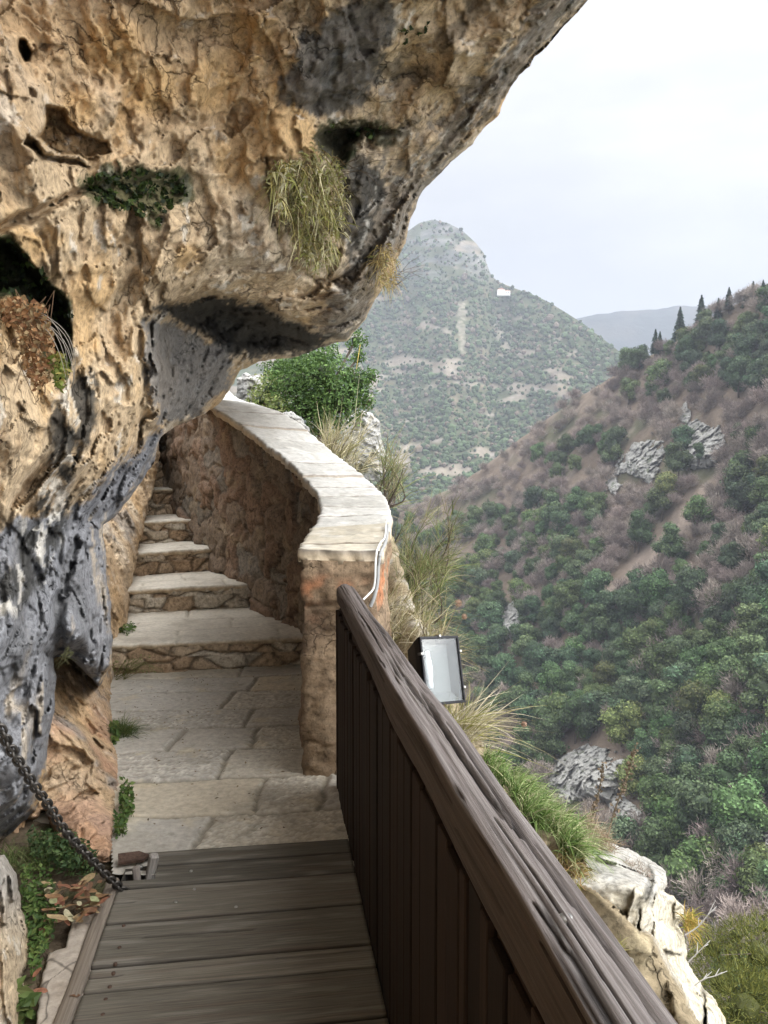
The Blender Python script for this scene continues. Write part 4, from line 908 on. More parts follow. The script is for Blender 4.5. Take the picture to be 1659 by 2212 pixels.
def bare_tree(seed, h=6., r=3.2, ntw=1250):
    rng = np.random.default_rng(seed); cb = Buf(); tb = Buf(); col = np.array((.26, .215, .185))
    tube(tb, [(0, 0, -1.), (.1, 0, h * .2), (.0, .15, h * .42)], [.17, .13, .09], (.13, .11, .10), 6)
    ends = []
    for i in range(16):
        a = rng.uniform(0, 6.28); e = rng.uniform(.35, 1.4)
        tip = np.array([math.cos(a) * math.cos(e) * r, math.sin(a) * math.cos(e) * r, h * .36 + math.sin(e) * h * .58]) * rng.uniform(.8, 1.0)
        st = np.array([0, .1, h * rng.uniform(.18, .42)]); md = (st + tip) / 2 + rng.normal(size=3) * .3 + np.array([0, 0, -.25])
        tube(tb, [st, md, tip], [.06, .04, .015], (.16, .135, .12), 4); ends += [md * .5 + tip * .5, tip, md]
    ends = np.array(ends); k = rng.integers(0, len(ends), ntw)
    root = ends[k] + rng.normal(size=(ntw, 3)) * .42
    dr = unit(unit(root - np.array([0, 0, h * .35])) + rng.normal(size=(ntw, 3)) * .45 + np.array([0, 0, .25]))
    tone = rng.uniform(.65, 1.35, (ntw, 1))
    blades(cb, root, dr, rng.uniform(.45, 1.15, ntw), rng.uniform(.06, .12, ntw), .1, col * tone, rng, segs=1, tip=.35)
    return cb, tb
oaks, bares = [], []
proto_pos = []
rng = np.random.default_rng(3)
dens_g = [([(840, 1130), (1000, 1150), (1150, 1090), (1300, 1110), (1300, 1230), (1230, 1330), (1120, 1330), (1000, 1300), (900, 1260)], .5), ([(1080, 1330), (1300, 1290), (1480, 1330), (1560, 1420), (1500, 1560), (1380, 1680), (1200, 1600), (1050, 1560), (1000, 1400)], .85),
    ([(1490, 760), (1700, 690), (1700, 860), (1500, 850)], 1.), ([(1600, 1050), (1720, 1040), (1720, 1230), (1610, 1200)], 1.), ([(1560, 1300), (1750, 1280), (1750, 1720), (1600, 1720), (1520, 1600)], .9), ([(1130, 1560), (1260, 1560), (1250, 1700), (1130, 1680)], .8),
    ([(1320, 1640), (1480, 1640), (1470, 1790), (1340, 1790)], 1.), ([(1400, 1820), (1750, 1780), (1750, 2000), (1500, 1960)], .9), ([(1280, 960), (1340, 960), (1340, 1010), (1280, 1000)], .8), ([(1190, 1000), (1270, 960), (1270, 1090), (1170, 1090)], .2), ([(1380, 1000), (1490, 990), (1470, 1080), (1380, 1060)], .8), ([(1500, 1140), (1620, 1150), (1590, 1290), (1430, 1240)], .2),
    ([(900, 1290), (1080, 1300), (1060, 1460), (930, 1440)], .8), ([(1220, 840), (1420, 770), (1500, 800), (1380, 870)], .3), ([(1000, 1450), (1150, 1560), (1150, 1750), (1030, 1600)], .6)]
def in_crag(x, y, pad=0): return any(sdf(c_, np.array([x]), np.array([y]))[0] > -pad for c_, _ in CRAGS)
CRAGS = [([(1322, 1030), (1332, 1000), (1362, 962), (1395, 950), (1436, 952), (1432, 985), (1418, 1020), (1405, 1048), (1380, 1030), (1350, 1018)], 'pale blocky crag between dark bushes, left of the larger ivy-clad crag'),
    ([(1476, 1010), (1480, 940), (1488, 910), (1512, 905), (1530, 920), (1560, 918), (1566, 960), (1545, 1005), (1515, 1016)], 'tall pale crag split by a dark tree on the upper hillside'),
    ([(1086, 1372), (1084, 1335), (1098, 1304), (1112, 1300), (1124, 1330), (1120, 1368), (1105, 1380)], 'grey pinnacle of layered rock rising from the wood'),
    ([(1170, 1680), (1200, 1640), (1270, 1606), (1330, 1622), (1368, 1650), (1340, 1690), (1330, 1740), (1270, 1725), (1215, 1738)], 'broad layered grey cliff low in the gorge'),
    ([(1604, 1790), (1622, 1740), (1680, 1730), (1740, 1760), (1730, 1850), (1660, 1850), (1630, 1830)], 'grey slanted cliff at the right edge low in the gorge'),
    ([(1300, 1720), (1345, 1716), (1400, 1765), (1380, 1790), (1330, 1770)], 'small pale ledge below the broad layered cliff'),
    ([(1492, 1776), (1512, 1790), (1530, 1840), (1520, 1856), (1498, 1826)], 'narrow pale rib of rock among the lower trees'),
    ([(1505, 1960), (1525, 1940), (1548, 1980), (1560, 2010), (1530, 2000)], 'small white rock outcrop just above the yellow-green bush'),
    ([(1470, 880), (1484, 866), (1492, 900), (1482, 918), (1470, 905)], 'slim pale rock spike above the tall split crag'),
    ([(1310, 1040), (1322, 1025), (1345, 1050), (1330, 1070), (1312, 1060)], 'low pale outcrop at the foot of the blocky crag')]
def place(n, dfun, size_rng, region, minsep):
    pts = []
    tries = 0
    while len(pts) < n and tries < 60000:
        tries += 1
        x = rng.uniform(*region[:2]); y = rng.uniform(*region[2:])
        if y < ipt(R_HILL, x) + 6: continue
        if rng.random() > dfun(x, y): continue
        d = float(hill_d(np.array([x]), np.array([y]))[0]); s = rng.uniform(*size_rng)
        pr = s * 3.0 / d * F
        if in_crag(x, y, 2) or in_crag(x, y - pr * 1.1, 2) or in_crag(x, y - pr * 1.9, 0) or any(abs(x - a) < 400 and math.hypot(x - a, (y - b)) < minsep * (pr + q) for a, b, q, _, _ in pts): continue
        if sdf(scree, np.array([x]), np.array([y]))[0] > 4: continue
        pts.append((x, y, pr, d, s))
    return pts
def dg(x, y):
    v = .035
    for poly, a in dens_g:
        k = sdf(poly, np.array([x]), np.array([y]))[0]
        if k > -10: v = max(v, a)
    return v
def db(x, y):
    g = dg(x, y); return .12 if g > .7 else .85
gpts = place(450, dg, (.95, 2.2), (780, 1760, 640, 2250), .40)
bpts = place(900, db, (.95, 1.75), (780, 1760, 650, 2250), .36)
gpts.sort(key=lambda p: -p[2]); bpts.sort(key=lambda p: -p[2])
OAKD = [oak(100 + k, flat=f, col=cc) for k, (f, cc) in enumerate([(1., (.055, .088, .030)), (1.15, (.045, .078, .036)), (.9, (.070, .100, .032)), (1.25, (.052, .082, .034)), (1.0, (.040, .066, .034))])]
BARED = [bare_tree(200 + k) for k in range(4)]
def protos(lst, m, tm):
    r = []
    for cb, tb in lst:
        co = cb.build('crown', m, smooth=False); to = tb.build('trunk', tm, smooth=True); r.append((co.data, to.data))
        bpy.data.objects.remove(co); bpy.data.objects.remove(to)
    return r
OAKM = protos(OAKD, M['oak'], M['bark']); BAREM = protos(BARED, M['bare'], M['bark'])
first_crown = {}
def plant_tree(name, md, p, rz, s, label, cat, group):
    e = thing(name, label, cat, p, group)
    e.rotation_euler = (0, 0, rz); e.scale = (s, s, s)
    for nm, me in zip(('crown', 'trunk'), md):
        o = bpy.data.objects.new(nm, me); C.objects.link(o); o.parent = e
        if nm == 'crown': first_crown.setdefault(me.name, o)
    return e
SPECIAL = [(1402, 1128, .95, 0, 'dark round evergreen standing alone at the foot of the scree slope'), (1200, 1085, .8, 4, 'small dark evergreen below the slope, left of the lone round evergreen')]
for (x, y, s, k, lab) in SPECIAL:
    plant_tree('evergreen_tree', OAKM[k], P(x, y, hill_d(np.array([x]), np.array([y]))[0] - 1), 1.0, s * 1.15, lab, 'tree', None)
plant_tree('evergreen_tree', OAKM[1], P(1510, 998, hill_d(np.array([1510.]), np.array([1010.]))[0] - 9), 2.0, .95, 'dark evergreen growing in the cleft of the tall split crag', 'tree', None)
for k, (x, y, pr, d, s) in enumerate(gpts[:298]):
    plant_tree('evergreen_tree', OAKM[rng.integers(0, 5)], P(x, y, d), rng.uniform(0, 6.28), s, 'rounded green evergreen among the crowded trees of the gorge hillside', 'tree', 'evergreen trees crowding the hillside across the gorge')
for k, (x, y, pr, d, s) in enumerate(bpts[:298]):
    plant_tree('bare_tree', BAREM[rng.integers(0, 4)], P(x, y, d), rng.uniform(0, 6.28), s, 'leafless grey-brown tree on the slope of the gorge hillside', 'tree', 'leafless trees on the hillside across the gorge')
def scatter(name, pts, src, label, cat):
    """the rest of a wood: one object, its trees set by geometry nodes"""
    me = bpy.data.meshes.new(name); me.from_pydata([tuple(P(x, y, d)) for x, y, _, d, _ in pts], [], [])
    a = me.attributes.new('size', 'FLOAT', 'POINT'); a.data.foreach_set('value', np.array([p[4] for p in pts], np.float32))
    a = me.attributes.new('turn', 'FLOAT', 'POINT'); a.data.foreach_set('value', rng.uniform(0, 6.28, len(pts)).astype(np.float32))
    o = bpy.data.objects.new(name, me); C.objects.link(o)
    ng = bpy.data.node_groups.new(name, 'GeometryNodeTree')
    ng.interface.new_socket('Geometry', in_out='INPUT', socket_type='NodeSocketGeometry'); ng.interface.new_socket('Geometry', in_out='OUTPUT', socket_type='NodeSocketGeometry')
    gi, go = ng.nodes.new('NodeGroupInput'), ng.nodes.new('NodeGroupOutput')
    ip = ng.nodes.new('GeometryNodeInstanceOnPoints'); oi = ng.nodes.new('GeometryNodeObjectInfo'); oi.inputs['Object'].default_value = src; oi.inputs['As Instance'].default_value = True
    na = ng.nodes.new('GeometryNodeInputNamedAttribute'); na.data_type = 'FLOAT'; na.inputs['Name'].default_value = 'size'
    nb = ng.nodes.new('GeometryNodeInputNamedAttribute'); nb.data_type = 'FLOAT'; nb.inputs['Name'].default_value = 'turn'
    cx = ng.nodes.new('ShaderNodeCombineXYZ')
    ng.links.new(gi.outputs[0], ip.inputs['Points']); ng.links.new(oi.outputs['Geometry'], ip.inputs['Instance'])
    ng.links.new(nb.outputs['Attribute'], cx.inputs['Z']); ng.links.new(cx.outputs[0], ip.inputs['Rotation']); ng.links.new(na.outputs['Attribute'], ip.inputs['Scale']); ng.links.new(ip.outputs[0], go.inputs[0])
    md = o.modifiers.new('wood', 'NODES'); md.node_group = ng
    return tag(o, label, cat, kind='stuff')
fc = list(first_crown.items())
gc = [o for n, o in fc if any(n == m_[0].name for m_ in OAKM)]; bc = [o for n, o in fc if any(n == m_[0].name for m_ in BAREM)]
scatter('evergreen_wood', gpts[298:], gc[0], 'small far evergreens high on the gorge hillside', 'wood')
scatter('bare_wood', bpts[298:], bc[0], 'small far leafless trees high on the gorge hillside', 'wood')
bush = [(x, y, 0, float(hill_d(np.array([x]), np.array([y]))[0]), rng.uniform(.12, .38)) for x, y in zip(rng.uniform(790, 1760, 2600), rng.uniform(640, 2250, 2600)) if y > ipt(R_HILL, x) + 2 and not in_crag(x, y, -3) and sdf(scree, np.array([x]), np.array([y]))[0] < 2]
scatter('undergrowth', [b for b in bush if rng.random() < .55], bc[-1], 'low leafless scrub covering the gorge hillside', 'scrub')
scatter('shrub_cover', [(x, y, a_, d, s * .8) for x, y, a_, d, s in bush if rng.random() < .11], gc[-1], 'low green scrub scattered over the gorge hillside', 'scrub')
# conifers on the skyline
def fir(seed, h):
    rng_ = np.random.default_rng(seed); b = Buf(); tb = Buf()
    tube(tb, [(0, 0, -1), (0, 0, h * .95)], [h * .02, .02], (.07, .055, .045), 5)
    for k in range(26):
        z = h * (.12 + .86 * k / 26); rad = h * .22 * (1 - k / 26) ** .8 + .12; n = 26
        a = rng_.uniform(0, 6.28, n); root = np.c_[a * 0, a * 0, np.full(n, z)]; dr = unit(np.c_[np.cos(a), np.sin(a), np.full(n, -.12)])
        blades(b, root, dr, rad * rng_.uniform(.6, 1.1, n), h * .05, .25, np.array((.030, .052, .035)) * rng_.uniform(.6, 1.4, (n, 1)), rng_, segs=2, tip=.3)
    return b, tb
firs = [(1392, 800, 42, 'small dark fir lowest on the skyline ridge'), (1415, 768, 42, 'pointed fir second lowest on the skyline ridge'), (1425, 762, 34, 'narrow fir just behind the second lowest skyline fir'), (1468, 742, 58, 'broad dark fir third up the skyline, left of the tallest'), (1514, 716, 58, 'tallest slender fir standing on the skyline ridge'), (1551, 690, 34, 'short fir right of the tallest skyline fir'), (1574, 672, 38, 'fir high on the skyline, fourth from the right frame edge'), (1611, 652, 20, 'small fir with its tip just over the skyline'), (1626, 648, 30, 'fir near the right frame edge on the skyline'), (1648, 634, 22, 'last small fir on the skyline at the right frame edge')]
for k, (x, y, hp, lab) in enumerate(firs):
    d = ipt(D_HILL, x) - 4; h = hp / F * d; b, tb = fir(300 + k, h * 1.4)
    e = thing('fir_tree', lab, 'tree', P(x, y, d), 'firs along the skyline ridge')
    b.build('crown', M['forest'], e); tb.build('trunk', M['bark'], e)
# crags
def col_cr(px, py, pos, crack, rid, S, wx, wy, h):
    c = np.repeat([[.29, .28, .255]], len(px), 0)
    c = lerp3(c, (.20, .19, .17), sstep(0, .3, fbm(pos * np.array([.25, .25, 1.2]), 4, 221)) * .8); c = lerp3(c, (.40, .385, .35), sstep(.05, .3, fbm(pos * .5, 4, 222)) * .5)
    return lerp3(c, (.06, .075, .03), sstep(.2, .35, fbm(pos * .3, 4, 223)) * .7)
for k, (poly, lab) in enumerate(CRAGS):
    pa = np.array(poly, float); d0 = float(hill_d(np.array([pa[:, 0].mean()]), np.array([pa[:, 1].max()]))[0]) * .975; sz = (pa.max(0) - pa.min(0)).max()
    mlt = d0 / F * sz
    hd = lambda x, y: float(hill_d(np.array([x]), np.array([y]))[0])
    ctl = [(x, y, hd(x, y) * .995) for x, y in pa] + [(pa[:, 0].mean(), pa[:, 1].mean(), hd(pa[:, 0].mean(), pa[:, 1].mean()) - mlt * .28), (pa[:, 0].mean(), pa[:, 1].max() * .7 + pa[:, 1].min() * .3, hd(pa[:, 0].mean(), pa[:, 1].max()) - mlt * .12)]
    bx = (pa[:, 0].min() - 12, pa[:, 0].max() + 12, pa[:, 1].min() - 12, pa[:, 1].max() + 12)
    o, _ = relief('rock_crag', poly, ctl, bx, 1.6, rnd=(sz * .08, mlt * .06), disp=[('f', 5 / mlt, mlt * .06, 230), ('C', 5 / mlt, mlt * .14, 231 + k), ('c', 13 / mlt, mlt * .05, 232)], colour=col_cr, m=M['farrock'], warp=11, wscale=.06, seed=20 + k, skirt=mlt * 1.2)
    tag(o, lab, 'rock crag', 'limestone crags on the hillside')
# far forest: nobody could count it
iv, jf = ICO1
xs_, ys_ = rng.uniform(640, 1480, 24000), rng.uniform(470, 1190, 24000)
keep = (ys_ > ipt(R_MT, xs_) + 1) & (ys_ < ipt(R_HILL, xs_) + 25)
q = np.stack([xs_ * .012, ys_ * .035, xs_ * 0], -1)
br = fbm(q, 5, 182) + .25 * sstep(120, 0, np.abs(ys_ - 815 - .1 * (xs_ - 900))) * sstep(1320, 1150, xs_) + .22 * sstep(70, 0, np.abs(ys_ - 1000)) + .5 * sstep(60, 0, np.hypot((xs_ - 1020) / 1.4, ys_ - 540)) * sstep(500, 540, ys_) - .12
keep &= rng.random(24000) < (1 - .5 * sstep(.0, .25, fbm(np.stack([xs_ * .03, ys_ * .06, xs_ * 0], -1), 3, 188))) * (1 - .80 * sstep(.08, .3, br)); keep &= ~((ys_ < 600) & (ys_ > 470) & (xs_ < 1075) & (rng.random(24000) < .6))
for sp in ([(985, 650), (1007, 650), (1005, 765), (992, 765)],): keep &= sdf(sp, xs_, ys_) < 0
xs_, ys_ = xs_[keep], ys_[keep]
cen = P(xs_, ys_, mt_d(xs_, ys_) - 2); n = len(cen); sz = np.clip(np.exp(rng.normal(.85, .42, n)), .9, 6.5)
V = cen[:, None] + iv[None] * sz[:, None, None] * np.array([1, 1, 1.0]) * rng.uniform(.75, 1.2, (n, len(iv), 1)); V[:, :, 2] += sz[:, None] * .5
cc = np.array((.050, .075, .034)) * rng.uniform(.6, 1.35, (n, 1)) * np.array([1, 1, 1]); cc = np.where(rng.random((n, 1)) < .16, np.array((.13, .105, .08)) * rng.uniform(.8, 1.2, (n, 1)), cc)
ff = mesh('distant_forest', V.reshape(-1, 3), [(jf[None] + np.arange(n)[:, None, None] * len(iv)).reshape(-1, 3)], M['forest'], None, np.repeat(cc, len(iv), 0), False)
tag(ff, 'scattered dark woods covering the far mountain', 'forest', kind='stuff')
# house on the far shoulder
hs = thing('house', 'white house on the shoulder of the far mountain', 'house', P(1086, 634, 1440))
M['white'] = mat('white_plaster', base=(.8, .78, .74), namt=.05, bump=0); M['roof'] = mat('roof_tile', base=(.30, .15, .10), namt=.2, bump=0); M['dark'] = mat('dark_glass', base=(.02, .02, .025), rough=.2, namt=0, bump=0)
boxm('wall', (-10, -4, -4), (3, 4, 6.5), M['white'], hs, bev=0); boxm('wall', (3.01, -3.5, -4), (13, 3.5, 4.2), M['white'], hs, bev=0)
mesh('roof', np.array([(-10.6, -4.6, 6.4), (3.6, -4.6, 6.4), (3.6, 4.6, 6.4), (-10.6, 4.6, 6.4), (-7, 0, 8.8), (0, 0, 8.8)], float), [np.array([[0, 1, 5, 4], [2, 3, 4, 5]]), np.array([[1, 2, 5], [3, 0, 4]])], M['roof'], hs, smooth=False)
mesh('roof', np.array([(3.02, -4, 4.1), (13.6, -4, 4.1), (13.6, 4, 4.1), (3.02, 4, 4.1), (3.02, 0, 6), (10.5, 0, 6)], float), [np.array([[0, 1, 5, 4], [2, 3, 4, 5]]), np.array([[1, 2, 5], [3, 0, 4]])], M['roof'], hs, smooth=False)
for x in (-8, -4.5, -1, 5, 9): boxm('window', (x, -4.06 if x < 3 else -3.56, 0.5), (x + 1.4, -3.9 if x < 3 else -3.4, 2.6), M['dark'], hs, bev=0)

# ================================================================== plants and small things near the path
rng = np.random.default_rng(17)
def jit(c, n, a=.3): return np.array(c)[None] * rng.uniform(1 - a, 1 + a, (n, 1)) * rng.uniform(.92, 1.08, (n, 3))
def mixc(cols, n, a=.25): return np.array(cols)[rng.integers(0, len(cols), n)] * rng.uniform(1 - a, 1 + a, (n, 1))
def poly_pts(poly, n):
    pa = np.array(poly, float); r = []
    while len(r) < n:
        x = rng.uniform(pa[:, 0].min(), pa[:, 0].max(), n * 3); y = rng.uniform(pa[:, 1].min(), pa[:, 1].max(), n * 3)
        k = sdf(poly, x, y) > 0; r += list(zip(x[k], y[k]))
    r = np.array(r[:n]); return r[:, 0], r[:, 1]
TOCAM = np.array([0, -1., 0])
# hanging tufts on the overhang
def hanging(name, poly, n, label, cols, L, wd, dpx, leaf=0):
    x, y = poly_pts(poly, n); d = cliff_d(x, y) - .01 - rng.uniform(0, .11, n) * sstep(-.25, .2, fbm(np.stack([x * .02, y * .012, x * 0], -1), 2, 264))
    root = P(x, y, d); dr = unit(np.c_[rng.normal(size=n) * .55, -rng.uniform(.3, 1.1, n), rng.normal(size=n) * .45 + .05])
    b = Buf(); blades(b, root, dr, L * rng.uniform(.6, 1.4, n), wd * rng.uniform(.6, 1.3, n), rng.uniform(.5, 1.3, n), mixc(cols, n), rng, segs=5, tip=.15)
    if leaf:
        k = rng.integers(0, n, leaf); cen = root[k] + dr[k] * (L * rng.uniform(.1, .6, leaf))[:, None] + np.array([0, 0, -1]) * (L * rng.uniform(.05, .6, leaf))[:, None]
        blades(b, cen, unit(np.c_[rng.normal(size=leaf), -np.abs(rng.normal(size=leaf)), rng.normal(size=leaf) * .8]), rng.uniform(.02, .045, leaf), wd * 1.9, .5, mixc([(.36, .34, .17), (.40, .37, .24), (.24, .25, .08)], leaf), rng, segs=3, tip=.2)
    loc = root.mean(0); o = b.build(name, M['drygrass'], loc=loc); return tag(o, label, 'plant')
GR = [(.34, .29, .10), (.42, .37, .17), (.20, .18, .06), (.18, .13, .065), (.48, .43, .26), (.27, .27, .09)]
hanging('hanging_plant', [(585, 352), (640, 345), (690, 318), (735, 345), (748, 420), (735, 500), (722, 555), (690, 575), (650, 560), (640, 500), (600, 440), (578, 390)], 1150, 'large straw-green hanging plant on the overhang', GR, .095, .0065, 0, 1100)
hanging('hanging_plant', [(815, 530), (845, 525), (862, 570), (858, 610), (840, 625), (815, 615), (808, 570)], 420, 'small straw-coloured tuft at the outer edge of the overhang', [(.38, .29, .11), (.32, .24, .09), (.42, .35, .18), (.26, .18, .08)], .10, .0045, 0, 60)
b = Buf()
for k in range(16):
    x0, y0 = (740, 360) if k < 7 else (850, 600); a0 = rng.uniform(-.4, .9) if k < 7 else rng.uniform(-.9, .8)
    p0 = P(x0 + rng.uniform(-15, 15), y0 + rng.uniform(-20, 20), float(cliff_d(x0, y0)) - .08); dv = np.array([math.cos(a0), -.5, -math.sin(a0) * .8]); l = rng.uniform(.12, .30)
    tube(b, [p0, p0 + dv * l * .5 + np.array([0, 0, .01]), p0 + dv * l + np.array([0, 0, -.02])], [.0016, .0012, .0006], (.12, .09, .06), 4)
    if k % 2: tube(b, [p0 + dv * l * .6, p0 + dv * l * .8 + rng.normal(size=3) * .03], [.001, .0006], (.12, .09, .06), 4)
tag(b.build('dry_twigs', M['drygrass'], smooth=True), 'thin bare stems trailing from the hanging tufts', 'twigs')
# dried plant at the left edge, with pale bare stems
x, y = poly_pts([(0, 650), (50, 640), (95, 660), (110, 700), (120, 760), (110, 820), (75, 845), (50, 790), (45, 720), (10, 700)], 900); n = len(x)
root = P(x, y, 2.22 + rng.uniform(0, .13, n)); b = Buf()
leaves(b, root, unit(rng.normal(size=(n, 3)) + TOCAM * .8), rng.uniform(.006, .012, n), rng.uniform(.004, .009, n), mixc([(.26, .14, .065), (.34, .20, .10), (.18, .09, .045), (.30, .22, .12)], n), rng)
for k in range(26): 
    p0 = P(rng.uniform(40, 90), rng.uniform(660, 760), 2.28); tube(b, [p0, p0 + np.array([rng.uniform(-.03, .05), -.03, rng.uniform(-.02, .06)]), p0 + np.array([rng.uniform(-.05, .07), -.03, rng.uniform(-.16, -.02)])], [.0013, .001, .0006], (.20, .13, .08), 4)
dp = b.build('dried_plant', M['drygrass']); tag(dp, 'dried brown plant with curled leaves at the left frame edge', 'plant')
b = Buf()
for k in range(7):
    e = rng.uniform(-10, 14); pts = [(60, 672 + k * 6, 2.3), (100 + e * .3, 680 + k * 5, 2.24), (135 + e, 715 + k * 7, 2.22), (152 + e, 770 + k * 8, 2.24), (150 + e * .7, 830 + k * 2, 2.3)]
    tube(b, resample(np.array([P(*q) for q in pts]), 14), np.linspace(.0012, .0007, 14), (.36, .33, .28), 4)
x, y = poly_pts([(105, 770), (135, 760), (150, 800), (135, 850), (112, 820)], 130)
leaves(b, P(x, y, 2.24 + rng.uniform(0, .06, 130)), unit(rng.normal(size=(130, 3)) + TOCAM), rng.uniform(.007, .015, 130), rng.uniform(.004, .007, 130), mixc([(.14, .19, .04), (.22, .26, .07), (.30, .26, .08)], 130), rng)
st_ = b.build('stems', M['drygrass'], dp, True)
tag(st_, 'pale arching bare stems with a few green leaves')
# moss cushions
b = Buf()
for poly, n in ((mossb, 1500), (hole_l, 1100), ([(690, 262), (780, 262), (850, 280), (790, 300), (700, 300)], 300), ([(865, 60), (925, 50), (915, 80), (870, 95)], 200)):
    x, y = poly_pts(poly, n); q = np.stack([x * .03, y * .03, x * 0], -1); k = fbm(q * 1.6, 3, 260) > .06; x, y = x[k], y[k]; n = len(x)
    leaves(b, P(x, y, cliff_d(x, y) - rng.uniform(-.01, .03, n)), unit(rng.normal(size=(n, 3)) + TOCAM), rng.uniform(.008, .018, n), rng.uniform(.006, .014, n), mixc([(.030, .048, .012), (.05, .075, .016), (.020, .03, .012)], n, .4), rng)
tag(b.build('moss', M['plant']), 'dark green moss in the damp hollows of the rock', 'moss', kind='stuff')

# leafy evergreen shrub behind the parapet
def shrub(name, label, lobes, n, size, cols, trunk, parts=True, droop=0, cat='shrub', dense=.75, needle=False, shape=None, inner=(.03, .045, .014)):
    base = P(*trunk[0]); e = thing(name, label, cat, base); cb = Buf(); tb = Buf(); tot = sum(l[3] ** 2 for l in lobes)
    for l in lobes:
        x, y, d, r = l[:4]; cl = l[4] if len(l) > 4 else cols
        c0 = P(x, y, d); R = r / F * d; k = int(n * r * r / tot)
        nn = unit(rng.normal(size=(k, 3))); rad = R * (rng.uniform(.25, 1.0, k) ** .5)[:, None] * (1 + .35 * noise(nn * 2.2 + x, 5)[:, None] + .2 * noise(nn * 5 + y, 6)[:, None])
        cen = c0 + nn * rad
        if needle: blades(cb, cen, unit(nn + rng.normal(size=(k, 3)) * .5 + np.array([0, 0, .5])), size * rng.uniform(.7, 1.6, k), size * .16, .1, mixc(cl, k), rng, segs=1, tip=.2)
        else: leaves(cb, cen, unit(nn * .6 + rng.normal(size=(k, 3)) * .6 + np.array([0, 0, .4])), size * rng.uniform(.6, 1.3, k), size * .42 * rng.uniform(.7, 1.2, k), mixc(cl, k), rng)
        if dense:
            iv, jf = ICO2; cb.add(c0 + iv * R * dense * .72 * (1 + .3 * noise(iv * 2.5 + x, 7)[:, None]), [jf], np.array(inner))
        tp = P(*trunk[1]); tube(tb, [tp, (tp + c0) / 2 + rng.normal(size=3) * R * .2, c0, c0 + rng.normal(size=3) * R * .6], np.array([.03, .02, .012, .005]) * d / 10, (.12, .10, .08), 5)
    tube(tb, [base, (base + P(*trunk[1])) / 2 + .02, P(*trunk[1])], [.05 * trunk[0][2] / 10, .04 * trunk[0][2] / 10, .03 * trunk[0][2] / 10], (.12, .10, .08), 6)
    off = np.array(base)
    for bb, nm, m in ((cb, 'foliage', M['plant']), (tb, 'branches', M['bark'])):
        o = bb.build(nm, m, e); o.location = -Vector(off)
    return e
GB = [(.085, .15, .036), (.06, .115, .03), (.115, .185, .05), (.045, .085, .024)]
GY = [(.19, .23, .07), (.14, .19, .055), (.24, .26, .1)]
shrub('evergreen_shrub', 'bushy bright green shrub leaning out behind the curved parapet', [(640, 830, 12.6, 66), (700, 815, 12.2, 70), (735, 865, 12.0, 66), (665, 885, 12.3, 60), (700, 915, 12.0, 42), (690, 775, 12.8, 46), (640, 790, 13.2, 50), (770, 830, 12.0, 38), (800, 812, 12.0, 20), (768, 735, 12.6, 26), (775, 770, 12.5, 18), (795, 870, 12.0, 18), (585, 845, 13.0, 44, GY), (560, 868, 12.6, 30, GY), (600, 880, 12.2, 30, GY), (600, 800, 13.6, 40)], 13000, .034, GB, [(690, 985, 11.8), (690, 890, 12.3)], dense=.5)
# olive-yellow shrub below the outcrop
shrub('juniper_shrub', 'soft yellow-green shrub below the pale outcrop in the lower right corner', [(1560, 2120, 8.5, 85), (1640, 2060, 8.6, 80), (1610, 2180, 8.0, 95), (1700, 2140, 8.2, 90), (1690, 2240, 8.0, 100), (1540, 2050, 8.9, 48), (1590, 2020, 8.9, 40), (1650, 2000, 9., 36), (1560, 2230, 8.0, 70)], 20000, .05, [(.14, .145, .028), (.10, .115, .026), (.18, .175, .04), (.075, .09, .024)], [(1600, 2700, 8.3), (1610, 2200, 8.4)], needle=True, dense=.45, inner=(.07, .075, .02))
# ledge outside
out_l = [(770, 1200), (828, 1130), (850, 1160), (872, 1235), (905, 1330), (955, 1420), (1000, 1545), (1085, 1668), (1180, 1765), (1262, 1840), (1300, 1905), (1420, 2030), (1560, 2300), (1250, 2420), (860, 1900), (700, 1500)]
def col_l_(px, py, pos, crack, rid, S, wx, wy, h):
    c = lerp3(np.repeat([[.22, .175, .11]], len(px), 0), (.36, .30, .19), sstep(0, .3, fbm(pos * 5, 4, 271)) * .7)
    return lerp3(c, (.40, .38, .33), sstep(.1, .25, fbm(pos * 2.5, 4, 272)) * .7)
ledge, ledge_d = relief('ledge', out_l, [(800, 1180, 7.2), (845, 1180, 6.9), (880, 1300, 5.6), (950, 1420, 4.5), (1000, 1550, 3.75), (1080, 1670, 3.2), (1180, 1770, 2.9), (1262, 1845, 2.7), (1420, 2030, 2.45), (1560, 2300, 2.1), (800, 1500, 4.9), (900, 1700, 3.6), (1050, 1900, 2.85), (1250, 2300, 2.25)], (700, 1570, 1100, 2400), 5,
    rnd=(30, .3), disp=[('f', 2, .12, 273), ('C', 4, .06, 274)], colour=col_l_, m=M['rock'], warp=10, wscale=.03, seed=12, skirt=1.6)
tag(ledge, 'narrow grassy ledge falling away outside the railing', 'ledge', kind='structure')
